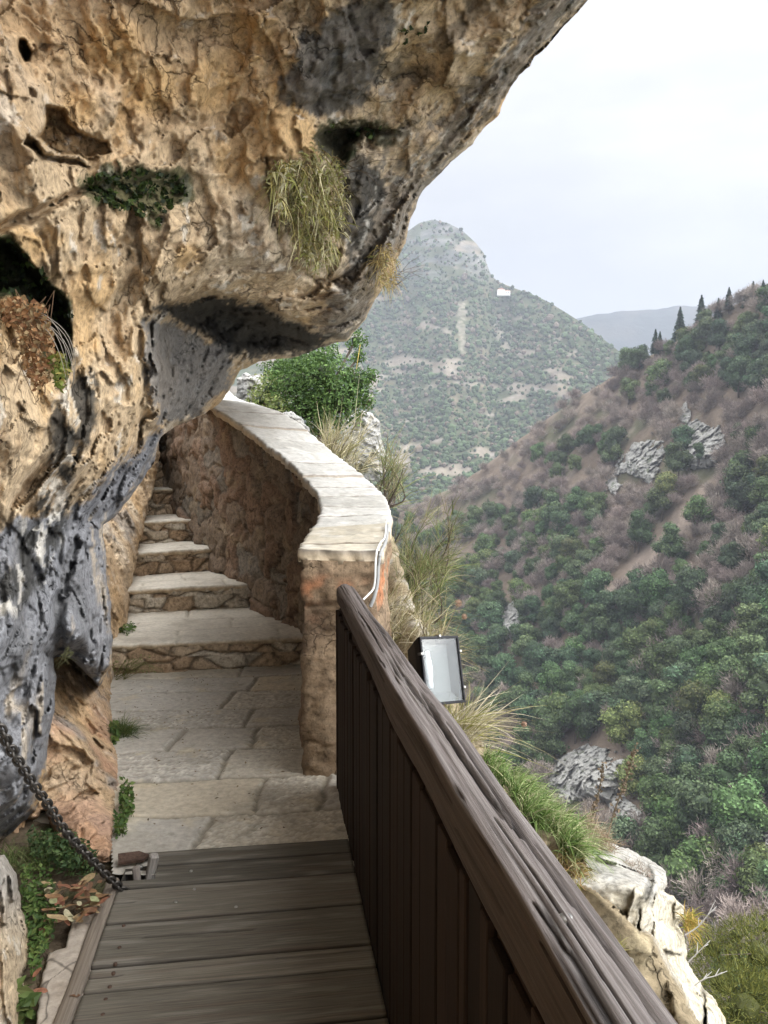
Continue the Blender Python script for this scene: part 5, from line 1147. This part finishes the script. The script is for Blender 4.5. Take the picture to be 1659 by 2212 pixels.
# pale outcrop (several blocks, one rock)
out_o = [(1235, 1870), (1250, 1838), (1290, 1818), (1330, 1822), (1372, 1842), (1405, 1858), (1440, 1880), (1443, 1908), (1434, 1925), (1452, 1935), (1474, 1955), (1478, 1985), (1465, 2000), (1478, 2020), (1484, 2075), (1500, 2105), (1515, 2130), (1545, 2160), (1565, 2200), (1580, 2330), (1250, 2400), (1180, 1950)]
gap1 = [(1395, 1868), (1404, 1864), (1412, 1905), (1408, 1935), (1398, 1950), (1372, 1962), (1366, 1955), (1390, 1935), (1400, 1905)]
gapv = [(1378, 1960), (1386, 1960), (1382, 2020), (1375, 2032), (1370, 2028), (1376, 2000)]
gaph = [(1310, 2030), (1340, 2026), (1380, 2034), (1420, 2050), (1470, 2058), (1470, 2064), (1420, 2062), (1380, 2044), (1340, 2036), (1310, 2037)]
gapd = [(1420, 2050), (1428, 2080), (1440, 2130), (1434, 2130), (1420, 2085), (1412, 2055)]
gaps = [(1516, 2130), (1524, 2140), (1530, 2230), (1520, 2300), (1510, 2300), (1516, 2200)]
lowL = [(1180, 1960), (1250, 1950), (1290, 2000), (1310, 2060), (1330, 2150), (1300, 2300), (1180, 2200)]
side = [(1405, 1860), (1445, 1880), (1440, 1925), (1480, 1960), (1480, 2020), (1420, 2010), (1392, 1960), (1410, 1920)]
def col_o(px, py, pos, crack, rid, S, wx, wy, h):
    X, Y = px + wx * 1.6, py + wy * 1.6; n2 = fbm(pos * 9, 4, 281)
    c = lerp3(np.repeat([[.35, .335, .30]], len(px), 0), (.55, .48, .34), sstep(1890, 1960, py + n2 * 60) * .65)
    c = lerp3(c, (.34, .32, .28), sstep(0, .3, fbm(pos * 5, 4, 282)) * .5); c = lerp3(c, (.44, .425, .39), sstep(.1, .35, fbm(pos * np.array([9, 9, 3]), 4, 283)) * .5)
    c = lerp3(c, (.46, .34, .12), sstep(.2, .38, fbm(pos * 7, 4, 285)) * sstep(2000, 2080, py) * .6)
    for g in (gap1, gapv, gaph, gapd, gaps): c = lerp3(c, (.05, .045, .035), sstep(-5, 2, sdf(g, X, Y) + n2 * 7) * .6)
    return c
oc, oc_d = relief('rock_outcrop', out_o, [(1250, 1850, 2.85), (1330, 1825, 3.15), (1400, 1862, 3.2), (1260, 1900, 2.66), (1340, 1900, 2.62), (1390, 1900, 2.68), (1440, 1890, 3.0), (1470, 1970, 3.0), (1300, 2000, 2.55), (1390, 2000, 2.62), (1330, 2100, 2.45), (1440, 2060, 2.75), (1480, 2090, 2.9), (1430, 2180, 2.5), (1330, 2300, 2.2), (1550, 2200, 2.75), (1560, 2300, 2.65), (1200, 1950, 2.5), (1250, 2300, 2.1)], (1180, 1600, 1800, 2400), 2.5,
    carves=[(gap1, .06, 8), (gapv, .06, 5), (gaph, .06, 5), (gapd, .05, 4), (gaps, .2, 10), (side, .12, 20), (lowL, .10, 20)], rnd=(26, .22), disp=[('f', 2, .07, 286), ('C', 2.4, .07, 287), ('k', 4.5, -.05, 288), ('k', 12, -.012, 289), ('f', 16, .016, 289)], colour=col_o, m=M['rock'], warp=6, wscale=.04, seed=15, skirt=.9)
tag(oc, 'pale cracked limestone outcrop outside the railing', 'rock')
# rocks of the near cliff behind the shrub
def col_n(px, py, pos, crack, rid, S, wx, wy, h):
    c = lerp3(np.repeat([[.40, .385, .36]], len(px), 0), (.22, .215, .20), sstep(0, .3, fbm(pos * np.array([1.2, 1.2, .5]), 4, 291)) * .75); c = lerp3(c, (.5, .44, .33), sstep(.1, .3, fbm(pos * .8, 4, 292)) * .6)
    return lerp3(c, (.10, .10, .04), sstep(.2, .36, fbm(pos * 1.1, 4, 293)) * .7)
for k, (poly, d0, lab) in enumerate((([(735, 960), (745, 905), (775, 885), (805, 893), (822, 915), (824, 950), (836, 975), (838, 1000), (826, 1040), (760, 1040)], 26., 'pale grey cliff shoulder beyond the green shrub'),
    ([(512, 880), (512, 818), (530, 806), (556, 812), (580, 850), (585, 900)], 14.5, 'pale rock beside the far end of the parapet top'),
    ([(596, 910), (604, 892), (628, 888), (655, 905), (668, 930), (664, 960), (620, 960)], 10.2, 'low pale rock just outside the parapet, under the green shrub'))):
    pa = np.array(poly, float); sz = (pa.max(0) - pa.min(0)).max(); ml = d0 / F * sz
    o, _ = relief('cliff_rock', poly, [(x, y, d0) for x, y in pa] + [(pa[:, 0].mean(), pa[:, 1].mean(), d0 - ml * .15)], (pa[:, 0].min() - 10, pa[:, 0].max() + 10, pa[:, 1].min() - 10, pa[:, 1].max() + 10), 2., rnd=(sz * .15, ml * .12), disp=[('f', 4 / ml, ml * .06, 294), ('C', 8 / ml, ml * .07, 295), ('c', 20 / ml, ml * .03, 296)], colour=col_n, m=M['rock'], warp=6, wscale=.06, seed=40 + k, skirt=ml)
    tag(o, lab, 'rock')
# green and dry grasses outside the railing
def tuft(name, label, roots, L, wd, up, spread, droop, cols, m='plant', lean=(0, 0, 0), segs=5, cat='grass'):
    n = len(roots); dr = unit(rng.normal(size=(n, 3)) * spread + np.array([0, 0, up]) + np.array(lean)); b = Buf()
    blades(b, roots, dr, L * rng.uniform(.55, 1.25, n), wd * rng.uniform(.6, 1.3, n), droop * rng.uniform(.5, 1.4, n), mixc(cols, n), rng, segs=segs)
    loc = roots.mean(0); return tag(b.build(name, M[m], loc=loc), label, cat)
def on_ledge(poly, n, lift=0.): x, y = poly_pts(poly, n); return P(x, y, ledge_d(x, y)) + np.array([0, 0, lift])
LG = [(.12, .19, .045), (.17, .25, .07), (.09, .15, .04), (.26, .31, .13), (.36, .36, .19)]
tuft('grass_tuft', 'lush green grass clump outside the railing, nearest the dark outcrop gap', on_ledge([(1185, 1775), (1215, 1770), (1255, 1835), (1250, 1860), (1215, 1850)], 900), .17, .0035, .9, .38, .75, LG, lean=(.45, -.1, 0))
tuft('grass_tuft', 'long bright green grass clump along the middle of the railing', on_ledge([(1090, 1680), (1130, 1690), (1190, 1755), (1200, 1800), (1150, 1790), (1100, 1720)], 1500), .16, .0035, .9, .38, .7, LG, lean=(.4, -.1, 0))
tuft('grass_tuft', 'short green grass clump below the floodlight end of the railing grass', on_ledge([(1045, 1620), (1085, 1650), (1110, 1700), (1080, 1700), (1045, 1650)], 420), .12, .0035, .9, .4, .7, LG, lean=(.3, 0, 0))
tuft('grass_tuft', 'yellowing grass fringe between green grass and pale outcrop', on_ledge([(1190, 1850), (1235, 1850), (1262, 1880), (1250, 1930), (1215, 1900)], 420), .10, .003, .5, .5, .9, [(.30, .24, .08), (.20, .20, .06), (.34, .22, .10), (.40, .34, .2)], 'drygrass', lean=(.3, -.3, 0))
tuft('dry_grass', 'tall dry straw clump below the floodlight', P(rng.uniform(960, 1010, 330), rng.uniform(1560, 1625, 330), rng.uniform(3.5, 3.8, 330)), .33, .0042, .7, .42, .35, [(.46, .40, .27), (.52, .47, .34), (.36, .32, .16), (.30, .29, .10)], 'drygrass', lean=(.5, 0, 0))
tuft('dry_shrub', 'pale wiry dry bush beside the green grass above the outcrop', on_ledge([(1225, 1790), (1262, 1800), (1310, 1860), (1290, 1880), (1250, 1850)], 700, .02) + np.array([.05, .05, 0]), .085, .0016, .6, .7, .1, [(.36, .28, .19), (.44, .36, .26), (.28, .2, .13)], 'drygrass', cat='bush', segs=2)
tuft('dry_shrub', 'small grey cushion plant in the crack on the outcrop top', P(*(lambda xy: (xy[0], xy[1], oc_d(xy[0], xy[1]) - .01))(poly_pts([(1345, 1862), (1385, 1862), (1410, 1890), (1405, 1900), (1370, 1880)], 260))), .03, .0016, .6, .9, .1, [(.36, .33, .28), (.26, .22, .17), (.34, .25, .2)], 'drygrass', cat='bush', segs=2)
tuft('grass_tuft', 'tiny yellow-green grass tuft on the lower left face of the outcrop', P(rng.uniform(1318, 1345, 120), rng.uniform(2035, 2060, 120), 2.42), .05, .0018, .6, .6, .6, [(.30, .27, .10), (.22, .22, .06)], 'drygrass')
tuft('weed', 'rusty-green weed on the right rim of the outcrop', P(rng.uniform(1478, 1500, 200), rng.uniform(1975, 2010, 200), rng.uniform(2.95, 3.1, 200)), .07, .004, .6, .8, .4, [(.30, .22, .06), (.22, .22, .05), (.40, .28, .08)], 'drygrass', lean=(.5, 0, 0), cat='plant')
# broom shrubs and straw right of the parapet
def broom(label, cx0, cy0, d, rw, rh, n, cols, lean=(.3, 0, .0)):
    e = thing('broom_shrub', label, 'shrub', P(cx0, cy0 + rh, d)); b = Buf(); tb = Buf(); base = P(cx0 - rw * .3, cy0 + rh, d)
    for k in range(22):
        tip = P(cx0 + rng.uniform(-1, 1) * rw, cy0 + rng.uniform(-1, .6) * rh, d + rng.normal() * .35); md = base * .45 + tip * .55 + rng.normal(size=3) * .10 - np.array([0, 0, .08])
        pp = resample(np.array([base, md, tip]), 9); tube(tb, pp, np.linspace(.010, .002, 9) * d / 7, mixc([(.24, .20, .16), (.30, .27, .22)], 1)[0], 4)
        m = int(n / 22 * .6); j = rng.integers(3, 9, m); root = pp[j] + rng.normal(size=(m, 3)) * .015
        dr = unit(unit(pp[j] - pp[j - 1]) + rng.normal(size=(m, 3)) * .33 + np.array(lean) * .3); blades(b, root, dr, rng.uniform(.08, .40, m) * d / 7, .0042 * d / 7 * rng.uniform(.6, 1.6, m), rng.uniform(-.1, .5, m), mixc(cols, m, .4), rng, segs=3, tip=.25)
    for bb, nm, mm in ((b, 'foliage', M['plant']), (tb, 'branches', M['bark'])):
        o = bb.build(nm, mm, e); o.location = -Vector(e.location)
    return e
BC = [(.15, .17, .055), (.10, .13, .045), (.21, .20, .09), (.26, .22, .14)]
BS = [(.40, .35, .22), (.30, .26, .14), (.46, .41, .29), (.22, .21, .08)]
broom('feathery olive broom shrub right beside the parapet end', 905, 1195, 7.6, 75, 85, 2200, BC)
broom('green-tipped broom shrub low behind the parapet end, above the floodlight', 890, 1280, 6.6, 60, 80, 1700, BC)
broom('straw-coloured broom shrub beyond the curve of the parapet', 745, 985, 11., 55, 60, 2000, BS)
broom('thin olive broom shrub standing over the straw-coloured one', 845, 1035, 10., 30, 60, 900, BC)
broom('dry grassy broom low against the outer parapet face', 860, 1350, 5.4, 45, 70, 1900, BS, (.2, 0, .3))
broom('dry brown broom hiding the foot of the parapet beside the floodlight', 925, 1390, 5.2, 50, 50, 1300, BS, (.2, 0, .3))
# tall dry stalks
def stalk(label, pts, d, r, heads=0, head=None, cat='stem'):
    b = Buf(); pp = resample(np.array([P(x, y, d) for x, y in pts]), 16); tube(b, pp, np.linspace(r, r * .5, 16), (.20, .16, .11), 5)
    n = heads
    if n:
        t = rng.uniform(.25, 1, n) * 15; i = t.astype(int).clip(0, 14); c0 = pp[i] + (pp[i + 1] - pp[i]) * (t - i)[:, None] + rng.normal(size=(n, 3)) * r * 2.2
        leaves(b, c0, unit(rng.normal(size=(n, 3))), r * rng.uniform(1.5, 3, n), r * rng.uniform(1, 2, n), mixc([(.14, .105, .07), (.2, .15, .1)], n), rng)
    if head: 
        k = 90; nn = unit(rng.normal(size=(k, 3))); blades(b, np.repeat(pp[-1:], k, 0), nn, head, .0016, .1, mixc([(.34, .22, .15), (.44, .33, .24)], k), rng, segs=2, tip=.5)
        leaves(b, pp[-1] + nn * head, nn, .004, .003, mixc([(.36, .24, .17)], k), rng)
    return tag(b.build('dry_stalk', M['drygrass'], smooth=False), label, cat)
stalk('tall dark dry stalk, the left of two above the outcrop', [(1275, 1800), (1283, 1750), (1296, 1700), (1302, 1650)], 3.3, .0035, 70)
stalk('taller leaning dry stalk, the right of two above the outcrop', [(1312, 1810), (1328, 1750), (1350, 1690), (1374, 1610)], 3.3, .0035, 120)
stalk('thin dry stalk with a round seed head above the floodlight', [(955, 1378), (968, 1350), (980, 1325), (990, 1303)], 3.9, .0022, 0, .018)
stalk('small dry stalk with a faded seed head right of the round one', [(985, 1372), (990, 1355), (998, 1340), (1003, 1332)], 4.1, .0018, 0, .014)
stalk('thin bent stem with orange seeds reaching right from the straw', [(1010, 1600), (1060, 1560), (1100, 1555), (1132, 1565)], 3.5, .0016, 0, .012)
for k, (pts, lab) in enumerate([([(1480, 2020), (1510, 2000), (1530, 1975), (1545, 1965)], 'pale bare twig at the upper right rim of the outcrop'), ([(1485, 2080), (1505, 2060), (1520, 2045), (1528, 2038)], 'white bare twig half way down the outcrop rim'), ([(1500, 2130), (1520, 2115), (1545, 2108), (1560, 2100)], 'white bare twig lowest on the outcrop rim')]):
    b = Buf(); pp = np.array([P(x, y, 2.85) for x, y in pts]); tube(b, resample(pp, 10), np.linspace(.0026, .0012, 10), (.40, .38, .35), 5)
    for j in (1, 2): 
        for _ in range(2): tube(b, [pp[j], pp[j] + np.array([rng.uniform(.0, .05), .01, rng.uniform(.0, .05)])], [.002, .001], (.50, .48, .45), 4)
    tag(b.build('twig', M['drygrass'], smooth=True), lab, 'twig')

# plants along the path
def gz(x, y, z=.005): return G(x, y, z)
def rtuft(n, cx0, cy0, rx): x = cx0 + rng.normal(size=n) * rx; y = cy0 + rng.normal(size=n) * rx * .3; return G(x, y, .0)
tuft('grass_tuft', 'round dark green grass tuft at the foot of the rock on the path', G(rng.normal(268, 9, 480), rng.normal(1585, 5, 480), 0.), .20, .0028, .75, .55, .7, [(.055, .085, .022), (.08, .12, .03), (.04, .065, .02), (.16, .17, .06)])
def weeds(name, label, poly, n, sz, cols, z=.0, hgt=.03, cat='plant'):
    x, y = poly_pts(poly, n); r = G(x, y, z) + np.array([0, 0, 1]) * rng.uniform(0, hgt, n)[:, None]; b = Buf()
    leaves(b, r, unit(rng.normal(size=(n, 3)) * .6 + np.array([0, -.3, 1])), sz * rng.uniform(.6, 1.4, n), sz * .55 * rng.uniform(.6, 1.3, n), mixc(cols, n), rng)
    k = rng.integers(0, n, n // 5)
    for i in k[:60]: tube(b, [r[i], r[i] * np.array([1, 1, 0]) + np.array([rng.normal() * .01, rng.normal() * .01, z])], [.0012, .0015], (.08, .11, .03), 3)
    return tag(b.build(name, M['plant']), label, cat)
GW = [(.065, .115, .028), (.09, .15, .035), (.05, .09, .025), (.13, .18, .05)]
weeds('weed', 'small leafy weed at the left end of the first stone step', [(255, 1365), (285, 1352), (296, 1362), (275, 1375)], 110, .016, GW, .235, .05)
weeds('weed', 'dark rosette leaves beside the grass tuft on the path', [(240, 1575), (252, 1572), (256, 1608), (244, 1610)], 60, .024, GW, .0, .05)
weeds('weed', 'leafy weeds in the joint between path and orange rock', [(262, 1705), (288, 1720), (290, 1770), (272, 1780), (258, 1750)], 190, .014, GW, .0, .07)
weeds('weed', 'low weeds at the boardwalk end of the path edge', [(248, 1775), (276, 1765), (274, 1805), (250, 1822)], 150, .012, GW, .0, .05)
weeds('weed', 'broad-leaved green weed in the bottom left corner', [(0, 2165), (40, 2160), (70, 2190), (75, 2212), (0, 2230)], 70, .030, [(.10, .14, .04), (.15, .18, .06), (.07, .11, .03)], -.02, .07)
weeds('ground_weeds', 'green weeds covering the soil left of the kerb', [(45, 1890), (110, 1900), (130, 1990), (110, 2040), (70, 2130), (60, 2080), (50, 1980)], 620, .012, GW, .0, .06).__setitem__('kind', 'stuff')
weeds('ground_weeds', 'dark leafy weeds under the orange rock behind the chain', [(60, 1820), (160, 1830), (215, 1880), (200, 1910), (130, 1890), (70, 1870)], 700, .012, [(.035, .065, .022), (.05, .085, .03), (.08, .12, .04)], .0, .08).__setitem__('kind', 'stuff')
tuft('grass_tuft', 'thin grass blades in front of the dark hollow behind the chain', G(rng.uniform(0, 110, 260), rng.uniform(1845, 1880, 260), 0.), .13, .003, .9, .45, .6, [(.08, .12, .03), (.12, .16, .05), (.16, .17, .07)])
b = Buf()
x, y = poly_pts([(245, 1435), (330, 1425), (362, 1440), (345, 1455), (250, 1468)], 260); r = G(x, y, .0) + np.array([0, 0, 1]) * rng.uniform(.02, .16, 260)[:, None] + np.array([0, -.1, 0])
leaves(b, r, unit(rng.normal(size=(260, 3))), .010, .005, mixc([(.20, .21, .07), (.14, .16, .05), (.28, .26, .12)], 260), rng)
for k in range(24): p0 = G(rng.uniform(246, 270), rng.uniform(1450, 1470), 0); tube(b, resample(np.array([p0, p0 + np.array([rng.uniform(.05, .2), -.08, rng.uniform(.08, .16)]), p0 + np.array([rng.uniform(.1, .42), -.12, rng.uniform(.05, .15)])]), 6), np.linspace(.0025, .001, 6), (.20, .20, .08), 3)
tag(b.build('weed', M['plant']), 'sprawling yellow-green weed in front of the lowest riser', 'plant')
b = Buf(); 
for k in range(10): p0 = P(152 + rng.uniform(-8, 8), 1408, 3.35); tube(b, [p0, p0 + np.array([rng.uniform(-.03, .05), -.05, rng.uniform(-.01, .04)]), p0 + np.array([rng.uniform(-.05, .08), -.08, rng.uniform(-.05, .02)])], [.0016, .0013, .0008], (.13, .13, .06), 3)
tag(b.build('wiry_weed', M['drygrass']), 'little wiry weed under the grey rock lobe', 'weed')
# litter nobody could count: bits of leaf and twig blown on the path
b = Buf(); n = 420; xl = np.concatenate([rng.uniform(-1.75, -.35, 260), rng.normal(-.45, .08, 60), rng.uniform(-1.9, -1.2, 100)]); yl = np.concatenate([rng.uniform(3.3, 5.9, 260), rng.uniform(4.1, 6.1, 60), rng.uniform(4.5, 6.0, 100)])
leaves(b, np.c_[xl, yl, np.full(n, .022)], unit(rng.normal(size=(n, 3)) * .25 + np.array([0, 0, 1])), rng.uniform(.004, .013, n), rng.uniform(.002, .006, n), mixc([(.13, .09, .055), (.2, .15, .09), (.08, .06, .04), (.27, .2, .12)], n), rng)
tag(b.build('leaf_litter', M['drygrass']), 'crumbs of dry leaf and twig strewn over the flagstones', 'litter', kind='stuff')
# fallen leaves: each a thing
leaf_me = []
for k in range(5):
    n1, n2 = 9, 5; u = np.linspace(-1, 1, n1); w = np.sqrt(np.maximum(0, 1 - np.abs(u) ** 2.2)) * (.36 + .08 * (k % 3)); v = np.linspace(-1, 1, n2)
    X = np.repeat(u[:, None], n2, 1); Y = w[:, None] * v[None]; Z = .12 * np.abs(v)[None] * w[:, None] + .22 * X ** 2 * rng.uniform(-.3, 1) + .06 * np.sin(X * 4 + k)
    leaf_me.append((np.stack([X, Y, Z], -1).reshape(-1, 3) * .036, gridfaces(n1, n2)))
LCOL = [((.26, .15, .075), 'brown'), ((.36, .26, .14), 'tan'), ((.25, .11, .065), 'rust-red'), ((.32, .33, .17), 'pale green'), ((.17, .09, .05), 'dark brown'), ((.40, .36, .23), 'yellowish')]
LM = [mat('dead_leaf', base=c_, rough=.6, namt=.35, nscale=60, bump=.2, transl=.15) for c_, _ in LCOL]
proto_leaf = {}
xs2, ys2 = poly_pts([(90, 1915), (140, 1890), (215, 1900), (235, 1940), (195, 1985), (150, 2000), (110, 1990)], 64)
for k, (x, y) in enumerate(zip(xs2, ys2)):
    cidx, sidx = [0, 0, 1, 1, 2, 4, 4, 5, 3][rng.integers(0, 9)], rng.integers(0, 5)
    key = (cidx, sidx)
    if key not in proto_leaf: o = mesh('fallen_leaf', leaf_me[sidx][0], [leaf_me[sidx][1]], LM[cidx]); proto_leaf[key] = o.data
    else: o = bpy.data.objects.new('fallen_leaf', proto_leaf[key]); C.objects.link(o)
    o.location = G(x, y, .03 + .045 * rng.random()); o.rotation_euler = (rng.normal() * .28, rng.normal() * .28, rng.uniform(0, 6.28)); s_ = rng.uniform(.5, 1.05); o.scale = (s_, s_, s_)
    tag(o, LCOL[cidx][1] + ' fallen leaf in the litter pile between the chain and the kerb', 'leaf', 'fallen leaves between rock and kerb')
for (x, y, cidx, lab) in ((207, 2040, 4, 'single brown leaf lying among weeds by the kerb crack'), (80, 2100, 2, 'reddish leaf on the kerb beside the lower weeds'), (88, 2140, 2, 'curled pink-brown leaf on the kerb near the bottom left corner'), (160, 2150, 4, 'small dark leaf on the cracked kerb')):
    o = mesh('fallen_leaf', leaf_me[1][0], [leaf_me[1][1]], LM[cidx]); o.location = G(x if x != 207 else 95, y if x != 207 else 2010, .03); o.rotation_euler = (.2, .1, x); o.scale = (.6, .6, .6); tag(o, lab, 'leaf')

# ------------------------------------------------------------------ floodlight outside the railing
M['black'] = mat('black_metal', base=(.018, .018, .02), rough=.4, metal=.4, namt=.3, nscale=40, bump=.1)
M['reflector'] = mat('reflector', base=(.17, .18, .175), rough=.6, metal=.3, namt=.06, bump=0)
M['bulb'] = mat('bulb_glass', base=(.9, .92, .92), rough=.06, namt=0, bump=0, spec=.9)
gm = bpy.data.materials.new('pane_glass'); gm.use_nodes = True; t_ = gm.node_tree; t_.nodes.clear()
o_ = N(t_, 'ShaderNodeOutputMaterial'); g_ = N(t_, 'ShaderNodeBsdfGlossy'); g_.inputs['Roughness'].default_value = .08; tr_ = N(t_, 'ShaderNodeBsdfTransparent'); tr_.inputs[0].default_value = (.92, .95, .95, 1); dd_ = N(t_, 'ShaderNodeBsdfDiffuse'); dd_.inputs[0].default_value = (.7, .72, .72, 1)
m1 = N(t_, 'ShaderNodeMixShader'); m1.inputs[0].default_value = .07; m2 = N(t_, 'ShaderNodeMixShader'); m2.inputs[0].default_value = .10
t_.links.new(tr_.outputs[0], m1.inputs[1]); t_.links.new(dd_.outputs[0], m1.inputs[2]); t_.links.new(m1.outputs[0], m2.inputs[1]); t_.links.new(g_.outputs[0], m2.inputs[2]); t_.links.new(m2.outputs[0], o_.inputs[0])
tl, tr, br_ = P(911.6, 1382, 3.52), P(994, 1367, 3.64), P(995, 1512, 3.56)
wv_ = tr - tl; hv = br_ - tr; wl, hl = np.linalg.norm(wv_), np.linalg.norm(hv)
xa = wv_ / wl; za = -hv / hl; ya = np.cross(za, xa); ya /= np.linalg.norm(ya)       # ya points away from the camera
cen = (tl + br_) / 2
fl_ = thing('floodlight', 'black square floodlight with a glass front outside the railing', 'floodlight', cen)
fl_.matrix_world = Matrix(((xa[0], ya[0], za[0], cen[0]), (xa[1], ya[1], za[1], cen[1]), (xa[2], ya[2], za[2], cen[2]), (0, 0, 0, 1)))
hw_, hz_ = wl / 2, hl / 2; fr_ = .012
V = np.array([(-hw_, 0, -hz_), (hw_, 0, -hz_), (hw_, 0, hz_), (-hw_, 0, hz_), (-hw_ * .9, .05, -hz_ * .9), (hw_ * .9, .05, -hz_ * .9), (hw_ * .9, .05, hz_ * .9), (-hw_ * .9, .05, hz_ * .9), (-hw_ * .62, .15, -hz_ * .5), (hw_ * .5, .15, -hz_ * .5), (hw_ * .5, .15, hz_ * .7), (-hw_ * .62, .15, hz_ * .7)])
q4 = [(0, 1, 5, 4), (1, 2, 6, 5), (2, 3, 7, 6), (3, 0, 4, 7), (4, 5, 9, 8), (5, 6, 10, 9), (6, 7, 11, 10), (7, 4, 8, 11), (8, 9, 10, 11)]
mesh('housing', V, [np.array(q4)], M['black'], fl_, smooth=False)
for lo, hi in (((-hw_, -.012, hz_ - fr_), (hw_, .004, hz_)), ((-hw_, -.012, -hz_), (hw_, .004, -hz_ + fr_)), ((-hw_, -.0125, -hz_ + fr_), (-hw_ + fr_ * .8, .003, hz_ - fr_)), ((hw_ - fr_ * .8, -.0125, -hz_ + fr_), (hw_, .003, hz_ - fr_))): boxm('frame', lo, hi, M['black'], fl_, bev=.0015)
i_ = .013; ix, iz = hw_ - i_, hz_ - i_
rv = np.array([(-ix, .002, -iz), (ix, .002, -iz), (ix, .002, iz), (-ix, .002, iz), (-ix * .8, .045, -iz * .72), (ix * .8, .045, -iz * .72), (ix * .8, .045, iz * .85), (-ix * .8, .045, iz * .85)])
mesh('reflector', rv, [np.array([(4, 5, 1, 0), (5, 6, 2, 1), (6, 7, 3, 2), (7, 4, 0, 3), (7, 6, 5, 4)])], M['reflector'], fl_, smooth=False)
mesh('glass', np.array([(-ix - .002, -.006, -iz - .002), (ix + .002, -.006, -iz - .002), (ix + .002, -.006, iz + .002), (-ix - .002, -.006, iz + .002)]), [np.array([(0, 1, 2, 3)])], gm, fl_)
bu = lathe('bulb', [(0, -.085), (.012, -.085), (.013, -.06), (.010, -.05), (.0155, -.035), (.017, 0), (.0155, .035), (.010, .05), (.012, .062), (.009, .075), (0, .08)], 16, M['bulb'], fl_); bu.location = (-ix * .55, .022, .01)
for (x, z, a) in ((-.0, hz_, 0), (hw_, hz_ * .52, 1), (hw_, -hz_ * .55, 1), (-hw_, hz_ * .5, 1)):
    boxm('clip', (x - .007, -.018, z - .006), (x + .007, .01, z + .006), M['steel'], fl_, bev=.002)
boxm('bracket', (-.012, .06, -hz_ - .9), (.012, .075, -hz_ * .2), M['black'], fl_, bev=.002)

# ------------------------------------------------------------------ cables
M['wcable'] = mat('white_cable', base=(.72, .72, .68), rough=.5, namt=.1, bump=0); M['gcable'] = mat('grey_conduit', base=(.30, .30, .29), rough=.6, namt=.15, bump=.1); M['kcable'] = mat('black_cable', base=(.025, .026, .03), rough=.35, namt=.1, bump=0)
def cable(name, pts, r, m, label):
    b = Buf(); pp = resample(np.array([P(*q) for q in pts]), 60); tube(b, pp, r, (.5, .5, .5), 8); return tag(b.build(name, M[m], smooth=True), label, 'cable')
cable('cable', [(834, 1128, 4.75), (831, 1160, 4.4), (822, 1172, 4.12), (814, 1190, 3.985), (811, 1215, 3.97), (810, 1250, 3.97), (806, 1272, 3.97), (795, 1285, 3.96), (785, 1295, 3.95)], .0055, 'wcable', 'thin white cable running down the outer corner of the parapet end')
cable('conduit', [(838, 1135, 4.8), (833, 1170, 4.3), (822, 1195, 4.03), (817, 1225, 4.01), (815, 1262, 4.01), (808, 1290, 4.0), (800, 1310, 4.0)], .0095, 'gcable', 'grey conduit beside the white cable at the parapet end')
cable('hose', [(1305, 2030, 1.75), (1340, 2075, 1.6), (1378, 2125, 1.45), (1418, 2175, 1.33), (1475, 2250, 1.2), (1560, 2360, 1.05)], .0095, 'kcable', 'black hose along the outer side of the handrail near the outcrop')
b = Buf(); pp = resample(np.array([P(778, 745, 12.2), P(771, 790, 12.1), P(764, 845, 12.1), P(762, 880, 12.1)]), 60)
tube(b, pp, .006, (.6, .45, .06), 6); bb_ = b.build('rope', mat('striped_rope', base=(.33, .25, .06), rough=.7, namt=.5, nscale=9, stretch=(.2, .2, 3)), smooth=True); tag(bb_, 'thin yellow and dark rope hanging in front of the green shrub', 'rope')
# backing of the railing
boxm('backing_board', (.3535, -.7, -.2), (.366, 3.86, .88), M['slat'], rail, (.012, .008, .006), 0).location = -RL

# ------------------------------------------------------------------ the air of the valley
import bmesh
bm = bmesh.new(); bmesh.ops.create_cube(bm, size=1)
lo, hi = (-3500, -500, -420), (6500, 4900, 660)
for v in bm.verts: v.co = [lo[i] + (v.co[i] + .5) * (hi[i] - lo[i]) for i in range(3)]
me = bpy.data.meshes.new('haze'); bm.to_mesh(me); bm.free()
hz_o = bpy.data.objects.new('haze', me); C.objects.link(hz_o)
hm = bpy.data.materials.new('haze'); hm.use_nodes = True; t_ = hm.node_tree; t_.nodes.clear()
o_ = N(t_, 'ShaderNodeOutputMaterial'); pvn = N(t_, 'ShaderNodeVolumePrincipled'); pvn.inputs['Density'].default_value = .00024; pvn.inputs['Color'].default_value = (.52, .55, .635, 1); pvn.inputs['Anisotropy'].default_value = 0.2
t_.links.new(pvn.outputs[0], o_.inputs['Volume']); me.materials.append(hm)
tag(hz_o, 'pale blue haze filling the valley', 'haze', kind='stuff')
